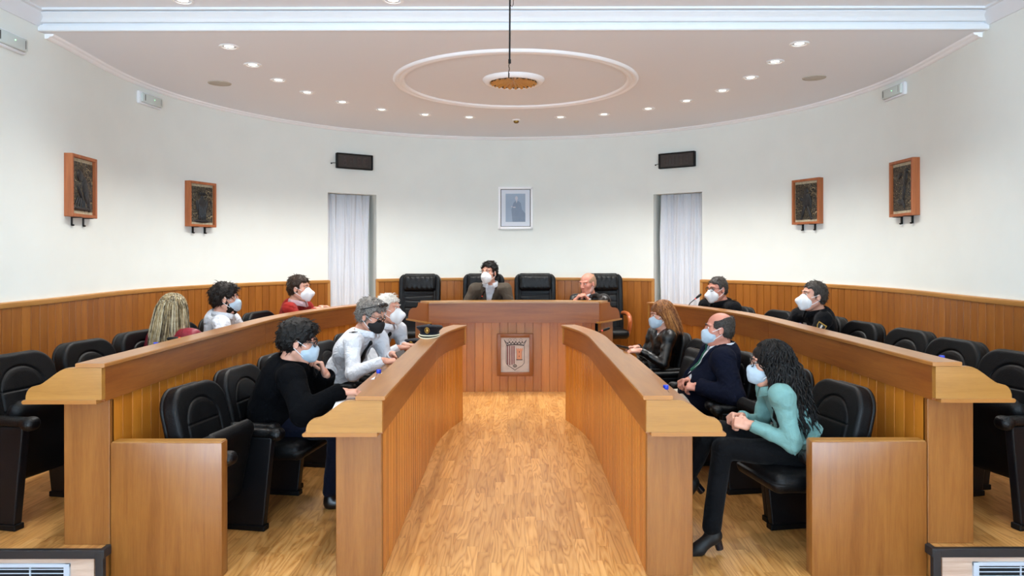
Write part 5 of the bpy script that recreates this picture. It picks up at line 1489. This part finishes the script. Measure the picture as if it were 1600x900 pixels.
# presidency
person('dark-haired man in a brown suit and white mask at the presidency desk', (-.36, 9.42, FL), 182, (-.36, 9.42, FL+.57), (-.315, 9.25, 1.418), (150, 3, 0),
       [dict(w=(-.16, 9.02, .905), d=(-.3, -.9, 0), **HD), dict(w=(-.60, 9.02, .905), d=(.2, -.95, 0), **HD)], sit((-.36, 9.42, FL+.57), 182, FL),
       dict(name='suit_jacket', mat=M['brownsuit'], inner=M['wshirt'], v=(.40, .068, .055), lapel=M['brownsuit'], collar=(M['wshirt'], 'open'), noise=.002, dr=.006), dict(kind='short', mat=M['hair_black'], vol=.015, front=.016, amp=.005), ('ffp2', 'maskwhite'), hs=1.08, seed=17, shw=.195)
person('balding man in a brown leather jacket resting his chin on clasped hands', (1.02, 9.42, FL), 165, (1.04, 9.42, FL+.56), (.925, 9.10, 1.282), (132, 12, 0),
       [dict(w=(.925, 8.99, 1.085), d=(-.55, -.25, .65), n=(-.75, .1, -.5), curl=48, pole=(.6, -.1, -1)), dict(w=(.745, 8.97, 1.075), d=(.55, -.2, .65), n=(.75, .1, -.5), curl=48, pole=(-.6, -.1, -1))], sit((1.04, 9.42, FL+.56), 172, FL),
       dict(name='leather_jacket', mat=M['brownleather'], noise=.005, ns=45, collar=(M['brownleather'], 'shut')), dict(kind='bald', mat=M['hair_sand'], vol=.001, amp=.001, brow=False, tuft=.012, tufts=260), ('chin', 'maskwhite'), hs=1.08, skin='skin_red', seed=18, extras=[('watch', -1, M['silver'], 'wristwatch')])
# inner row, right
person('auburn-haired woman in a black leather jacket and white trousers', (1.30, 6.86, 0), 106, (1.27, 6.88, .54), (1.385, 6.80, 1.080), (96, 12, 0),
       [dict(w=(1.15, 6.60, .775), d=(-1, .05, .0), n=(0, .3, -1), curl=30), dict(w=(1.15, 6.76, .785), d=(-1, -.15, 0), n=(0, -.3, -1), curl=30)], sit((1.27, 6.88, .54), 96, 0, .42, .38, .09),
       dict(name='leather_jacket', mat=M['blackjacket'], inner=M['wshirt'], v=(.20, .05), noise=.005, ns=45, dr=.004), dict(kind='long', mat=M['hair_auburn'], len=.25, flare=.02, drift=(.0, -.07), strands=[(M['hair_auburn'], 420, .0026), (M['hair_copper'], 300, .0025)], mass=[((0, -.07, -.08), (.085, .045, .07))]), ('surgical', 'maskblue'), s=.93, hs=1.02, female=True, armr=.88, shw=.17, seed=19, trousers='M_white')
person('balding man in a navy blazer, white shirt and green lanyard with folded hands', (1.45, 5.46, 0), 86, (1.38, 5.46, .55), (1.525, 5.40, 1.090), (78, 2, 0),
       [dict(w=(1.335, 5.20, .705), d=(-.85, .45, -.12), n=(.1, .45, -.85), curl=42), dict(w=(1.31, 5.42, .715), d=(-.8, -.55, -.1), n=(.1, -.45, -.85), curl=42)], sit((1.38, 5.46, .55), 88, 0),
       dict(name='blazer', mat=M['navy'], inner=M['wshirt'], v=(.36, .070, .035), lapel=M['navy'], collar=(M['wshirt'], 'open'), noise=.003, dr=.012), dict(kind='bald', mat=M['hair_salt'], vol=.002, amp=.002, tuft=.016), ('surgical', 'maskblue'), hs=1.0, skin='skin_red', girth=.05, seed=20, trousers='M_beige', extras=[('lanyard', M['lanyard']), ('cuff', M['wshirt'])], armr=1.15, shw=.2)
person('woman with long curly black hair in a teal jacket, legs crossed', (1.60, 4.14, 0), 84, (1.61, 4.14, .545), (1.452, 4.12, 1.025), (76, 6, 0),
       [dict(w=(1.315, 4.03, .705), d=(-.9, .42, .05), n=(0, .6, -.6), curl=50, out=.15), dict(w=(1.31, 4.19, .715), d=(-.85, -.48, .05), n=(0, -.6, -.6), curl=50)],
       [((1.17, 4.08, .56), (1.085, 4.00, .15), (-.92, -.05, -.25)), ((1.12, 4.16, .65), (1.00, 4.22, .36), (-.75, -.1, -.65))],
       dict(name='jacket', mat=M['teal'], noise=.0055, ns=48, dr=.004, collar=(M['teal'], 'shut')),
       dict(kind='long', mat=M['hair_black'], len=.46, flare=.08, curl=.020, wave=24, puff=1.25, drift=(.0, -.07), strands=[(M['hair_black'], 560, .0042)], mass=[((0, -.085, -.10), (.105, .06, .12)), ((0, -.11, -.24), (.10, .055, .10)), ((-.075, -.05, -.09), (.04, .06, .10)), ((.075, -.05, -.09), (.04, .06, .10))]), ('surgical', 'maskblue'), s=.92, hs=1.0, female=True, armr=.88, shz=.005, shw=.165, glasses=.0026, seed=21, shoes='boot', extras=[('belt', M['teal'], .09)])
# outer row, right
UNI = dict(name='uniform_jacket', mat=M['uniform'], collar=(M['uniform'], 'shut'), noise=.003)
person('officer in a black uniform, glasses and white mask, far right outer row', (2.36, 7.84, FL), 118, (2.37, 7.86, FL+.55), (2.155, 7.70, 1.276), (114, 8, 0),
       [dict(w=(1.98, 7.50, .965), d=(-1, .2, 0), **HD), dict(w=(1.92, 7.78, .965), d=(-1, -.2, 0), **HD)], sit((2.37, 7.86, FL+.55), 112, FL),
       UNI, dict(kind='short', mat=M['hair_salt'], vol=.003, front=.016, amp=.002, tuft=.016), ('ffp2', 'maskwhite'), hs=1.06, skin='skin_red', girth=.02, glasses=.0026, seed=22, shw=.215, shz=.03,
       extras=[('epaulette', M['tieblk'], M['gold'], .08), ('badge', -.09, .13), ('strip', .08, .12, M['gold'], 'name_strip', .06, .012), ('strip', .08, .17, M['silver'], 'medal_bar', .08, .014), ('armpatch', -1, (-.3, -1, .1))])
person('grey-haired officer in a black uniform with an arm patch and white mask', (2.82, 6.62, FL), 98, (2.80, 6.64, FL+.55), (2.700, 6.55, 1.268), (94, -2, 0),
       [dict(w=(2.32, 6.34, .965), d=(-1, .2, 0), **HD), dict(w=(2.30, 6.66, .965), d=(-1, -.2, 0), **HD)], sit((2.80, 6.64, FL+.55), 96, FL),
       UNI, dict(kind='short', mat=M['hair_salt'], vol=.006, front=.012, amp=.003, tuft=.02), ('ffp2', 'maskwhite'), hs=1.06, seed=23, shw=.21, shz=.035,
       extras=[('epaulette', M['tieblk'], M['silver'], .08), ('strip', .065, .10, M['silver'], 'chest_emblem', .05, .03), ('armpatch', -1, (-.25, -1, .1))])
# ------------------------------------------------------------------ things on the desks and seats
M['bottle'] = NT('bottle_plastic').m; _b = M['bottle'].node_tree.nodes['Principled BSDF']; _b.inputs['Transmission Weight'].default_value = .95; _b.inputs['Roughness'].default_value = .06; _b.inputs['IOR'].default_value = 1.2; _b.inputs['Base Color'].default_value = (.9, .95, 1, 1)
M['bluecap'] = plain('blue_cap', '#1F3FC4', .4); M['bluelabel'] = plain('bottle_label', '#B9C8DE', .5)
def make_bottle():
    t = bpy.data.objects.new('water_bottle', None); C.objects.link(t)
    g = G(); g.lathe([(.0001, .002), (.022, .0), (.027, .006), (.0275, .03), (.0255, .036), (.0275, .042), (.0275, .09), (.026, .102), (.016, .122), (.0118, .130), (.0118, .140)], 20); g.build('bottle_body', M['bottle'], t, smooth=50)
    g = G(); g.lathe([(.0278, .046), (.0282, .047), (.0282, .082), (.0278, .083)], 20, caps=False); g.build('label_band', M['bluelabel'], t, smooth=50)
    g = G(); g.lathe([(.0145, .134), (.0152, .136), (.0152, .154), (.0138, .157), (.0001, .157)], 18); g.build('cap', M['bluecap'], t, smooth=40)
    return t
b0 = make_bottle()
BT = [(.845, 4.05, .765, 'blue-capped water bottle on the right inner desk, near its front end'),
      (.80, 5.95, .765, 'blue-capped water bottle on the right inner desk, in front of the auburn-haired woman'),
      (.742, 7.02, .765, 'blue-capped water bottle at the far end of the right inner desk'),
      (-.86, 4.62, .765, 'blue-capped water bottle on the left inner desk near the officer in glasses'),
      (-2.315, 4.70, FL+.765, 'blue-capped water bottle beside the blonde woman in red'),
      (-2.10, 7.06, FL+.765, 'blue-capped water bottle in front of the man in the red sweater'),
      (2.37, 4.03, FL+.765, 'blue-capped water bottle nearest the front end of the right outer desk'),
      (2.30, 4.78, FL+.765, 'second blue-capped water bottle from the front of the right outer desk'),
      (2.33, 5.94, FL+.765, 'blue-capped water bottle in front of the grey-haired officer with the arm patch'),
      (2.06, 7.30, FL+.765, 'blue-capped water bottle in front of the far black-uniformed officer')]
for i, (x, y, z, lab) in enumerate(BT):
    o = b0 if i == 0 else copy_tree(b0)
    o.location = (x, y, z+.0005); o.rotation_euler = (0, 0, i*.7); tag(o, lab, 'bottle', 'water bottles on the desks')
def microphone(base, pts, label):
    t = thing('gooseneck_microphone', label, 'microphone', base)
    g = G(); g.box((0, 0, .014), (.10, .12, .028), .008); g.build('microphone_base', M['plastic'], t, smooth=40)
    P = [V3((0, 0, .028))]+[V3(p)-V3(base) for p in pts]
    Q = []
    for i in range(len(P)-1):
        for k in range(5): Q.append(P[i].lerp(P[i+1], k/5))
    Q.append(P[-1])
    for _ in range(3): Q = [Q[0]]+[(Q[i-1]+Q[i]*2+Q[i+1])/4 for i in range(1, len(Q)-1)]+[Q[-1]]
    g = G(); g.tube(Q, .0045, 8); g.build('gooseneck', M['metalblk'], t, smooth=50)
    d = (Q[-1]-Q[-2]).normalized()
    g = G(); g.tube([Q[-1]-d*.01, Q[-1]+d*.012, Q[-1]+d*.055, Q[-1]+d*.066], [.007, .0125, .0125, .006], 12); g.build('microphone_head', M['plastic'], t, smooth=50)
    g = G(); g.tube([Q[-1]-d*.022, Q[-1]-d*.008], [.0065, .0065], 10); g.build('light_ring', M['redring'], t, smooth=50)
M['redring'] = emit('red_light_ring', '#D8402E', .6)
microphone((-.44, 9.00, .862), [(-.43, 9.0, 1.02), (-.41, 8.98, 1.10), (-.385, 8.95, 1.155)], 'gooseneck microphone before the man in the brown suit')
microphone((-2.26, 5.32, FL+.765), [(-2.26, 5.30, 1.02), (-2.31, 5.26, 1.06), (-2.42, 5.22, 1.055)], 'gooseneck microphone in front of the blonde woman in red')
microphone((1.98, 7.60, FL+.765), [(1.86, 7.66, 1.06), (1.84, 7.68, 1.12), (1.93, 7.69, 1.19)], 'gooseneck microphone pointing at the far black-uniformed officer')
microphone((.78, 6.86, .765), [(.78, 6.88, .88), (.80, 6.89, .915), (.85, 6.90, .932)], 'gooseneck microphone on the right inner desk before the auburn-haired woman')
# officers' peaked caps
M['capcloth'] = cloth('navy_cap_cloth', '#0B0E1A', .8); M['braid'] = plain('cap_braid', '#E6DFC2', .5); M['visor'] = plain('cap_visor', '#0B0C0E', .2)
def peaked_cap(loc, rz, label):
    t = thing('peaked_cap', label, 'cap', loc, R(rz))
    g = G(); n = 40                                        # crown: an oval that flares above the band and rises at the front (-Y)
    rings = [(.080, .094, .022), (.081, .095, .048), (.088, .102, .058), (.108, .122, .074), (.114, .128, .084), (.105, .118, .094), (.06, .07, .099), (.002, .002, .100)]
    for k in range(n):
        a = 2*PI*k/n
        for rx, ry, z in rings:
            f = max(0, -math.sin(a)); g.v.append((rx*math.cos(a), ry*math.sin(a), z+(.012*f if z > .06 else 0)))
    m = len(rings)
    for k in range(n):
        for i in range(m-1): g.f.append((k*m+i, ((k+1) % n)*m+i, ((k+1) % n)*m+i+1, k*m+i+1)); g.uv.append(None)
    g.build('crown', M['capcloth'], t, smooth=50)
    g = G(); g.lathe([(.0815, .004), (.083, .006), (.083, .036), (.0815, .038)], 40, caps=False); o = g.build('head_band', M['capcloth'], t, smooth=40); o.scale = (1, 1.16, 1)
    g = G(); g.tube([(.086*math.cos(PI+PI*i/24), .100*math.sin(PI+PI*i/24), .024-.004*math.sin(PI*i/24)) for i in range(25)], .0055, 8); g.build('braid_band', M['braid'], t, smooth=60)
    g = G(); vs = []; q = 20
    for i in range(q+1):
        a = PI+.28+(PI-.56)*i/q
        for j in range(5):
            k = j/4; e = math.sin((a-PI)); vs.append(((.083+.012*k)*math.cos(a), (.096+.052*k*e)*math.sin(a), .016-.016*k*e*1.0+.002*k))
    g.v = vs; g.f = [(i*5+j, i*5+j+1, i*5+j+6, i*5+j+5) for i in range(q) for j in range(4)]; g.uv = [None]*len(g.f)
    o = g.build('visor', M['visor'], t, smooth=60); o.modifiers.new('t', 'SOLIDIFY').thickness = .003
    g = G(); g.tube([vs[i*5+4] for i in range(q+1)], .0042, 6); g.build('visor_trim', M['braid'], t, smooth=60)
    g = G(); g.tube([(.019*math.cos(2*PI*i/18), -.121-.006*math.sin(2*PI*i/18), .068+.024*math.sin(2*PI*i/18)) for i in range(18)], .003, 6, closed=True); g.ball((0, -.121, .066), (.012, .004, .015), 10, 7); g.ball((0, -.124, .082), (.008, .004, .006), 8, 6); g.build('cap_badge', M['gold'], t, smooth=60)
peaked_cap((-.722, 6.22, .948), -4, 'navy officer cap with white braid resting on the left inner desk ledge')
peaked_cap((-.905, 6.78, .766), -20, 'second officer cap lying on the worktop behind the left inner ledge')
# papers, phone
M['paper'] = plain('white_paper', '#EDEFF2', .8)
def sheet(name, loc, rz, w, h, label, cat, mat, th=.002, curl=True):
    t = thing(name, label, cat, loc, R(rz)); g = G(); n = 8; vs = []
    for i in range(n+1):
        for j in (0, 1): vs.append((-w/2+w*i/n, -h/2+h*j, (.004*math.sin(PI*i/n)*(j*.5+.5) if curl else 0)))
    g.add(vs, [(i*2, i*2+2, i*2+3, i*2+1) for i in range(n)]); o = g.build('page', mat, t, smooth=60); o.modifiers.new('t', 'SOLIDIFY').thickness = th
    return t
sheet('paper_sheet', (-.955, 4.30, .768), 8, .21, .30, 'white sheet of paper under the arm of the man in the black coat', 'paper', M['paper'])
sheet('paper_sheet', (-.90, 5.30, .768), -5, .21, .30, 'white sheet of paper in front of the officer in glasses', 'paper', M['paper'])
t = thing('mobile_phone', 'dark mobile phone in the hands of the officer in glasses', 'phone', (-.885, 5.74, .852), R(20)); t.rotation_euler = (R(25), R(-15), R(20))
g = G(); g.box((0, 0, 0), (.072, .145, .008), .003); g.build('phone_case', M['plastic'], t, smooth=40)
g = G(); g.box((0, 0, .0045), (.066, .136, .001)); g.build('screen', M['display'], t)
t = thing('mobile_phone', 'dark mobile phone in the hands of the auburn-haired woman', 'phone', (.985, 6.70, .80)); t.rotation_euler = (R(10), R(20), R(80))
g = G(); g.box((0, 0, 0), (.072, .145, .008), .003); g.build('phone_case', M['plastic'], t, smooth=40)
g = G(); g.box((0, 0, .0045), (.066, .136, .001)); g.build('screen', M['display'], t)
# black bags left on two seats
t = thing('laptop_bag', 'black leather laptop bag propped on the seat beside the auburn-haired woman', 'bag', (1.50, 6.18, .478), R(101)); t.rotation_euler = (R(16), 0, R(101))
s = SDF((-.26, -.12, -.05), (.26, .12, .48), .006); s.rbox((0, 0, .185), (.215, .055, .185), .045); s.rbox((0, .05, .16), (.18, .02, .12), .018, k=.015); s.noise(.003, 30, 2); s.build('bag_body', M['leather_soft'], t)
g = G(); g.tube([(-.07, 0, .365), (-.065, 0, .41), (-.03, 0, .43), (.03, 0, .43), (.065, 0, .41), (.07, 0, .365)], .008, 8); g.build('handle', M['leather_soft'], t, smooth=60)
g = G(); g.tube([(-.20, .03, .35), (-.1, .035, .368), (.1, .035, .368), (.20, .03, .35)], .004, 6); g.build('zip', M['chrome'], t, smooth=60)
t = thing('shoulder_bag', 'black fabric bag with straps on the seat behind the officer in glasses', 'bag', (-1.615, 5.96, .478), R(-100)); t.rotation_euler = (R(12), 0, R(-100))
s = SDF((-.18, -.12, -.05), (.18, .12, .40), .006); s.rbox((0, 0, .14), (.125, .05, .14), .045); s.rbox((0, .045, .10), (.095, .02, .075), .018, k=.012); s.noise(.004, 32, 4); s.build('bag_body', M['capcloth'], t)
for x in (-.06, .06):
    g = G(); g.tube([(x, .055, .06), (x*1.05, .06, .16), (x*1.1, .05, .25), (x, .01, .30), (x, -.03, .27)], .009, 8); g.build('strap', M['capcloth'], t, smooth=60)
g = G(); g.box((0, .062, .19), (.20, .006, .012), .002); g.build('zip', M['metalblk'], t)
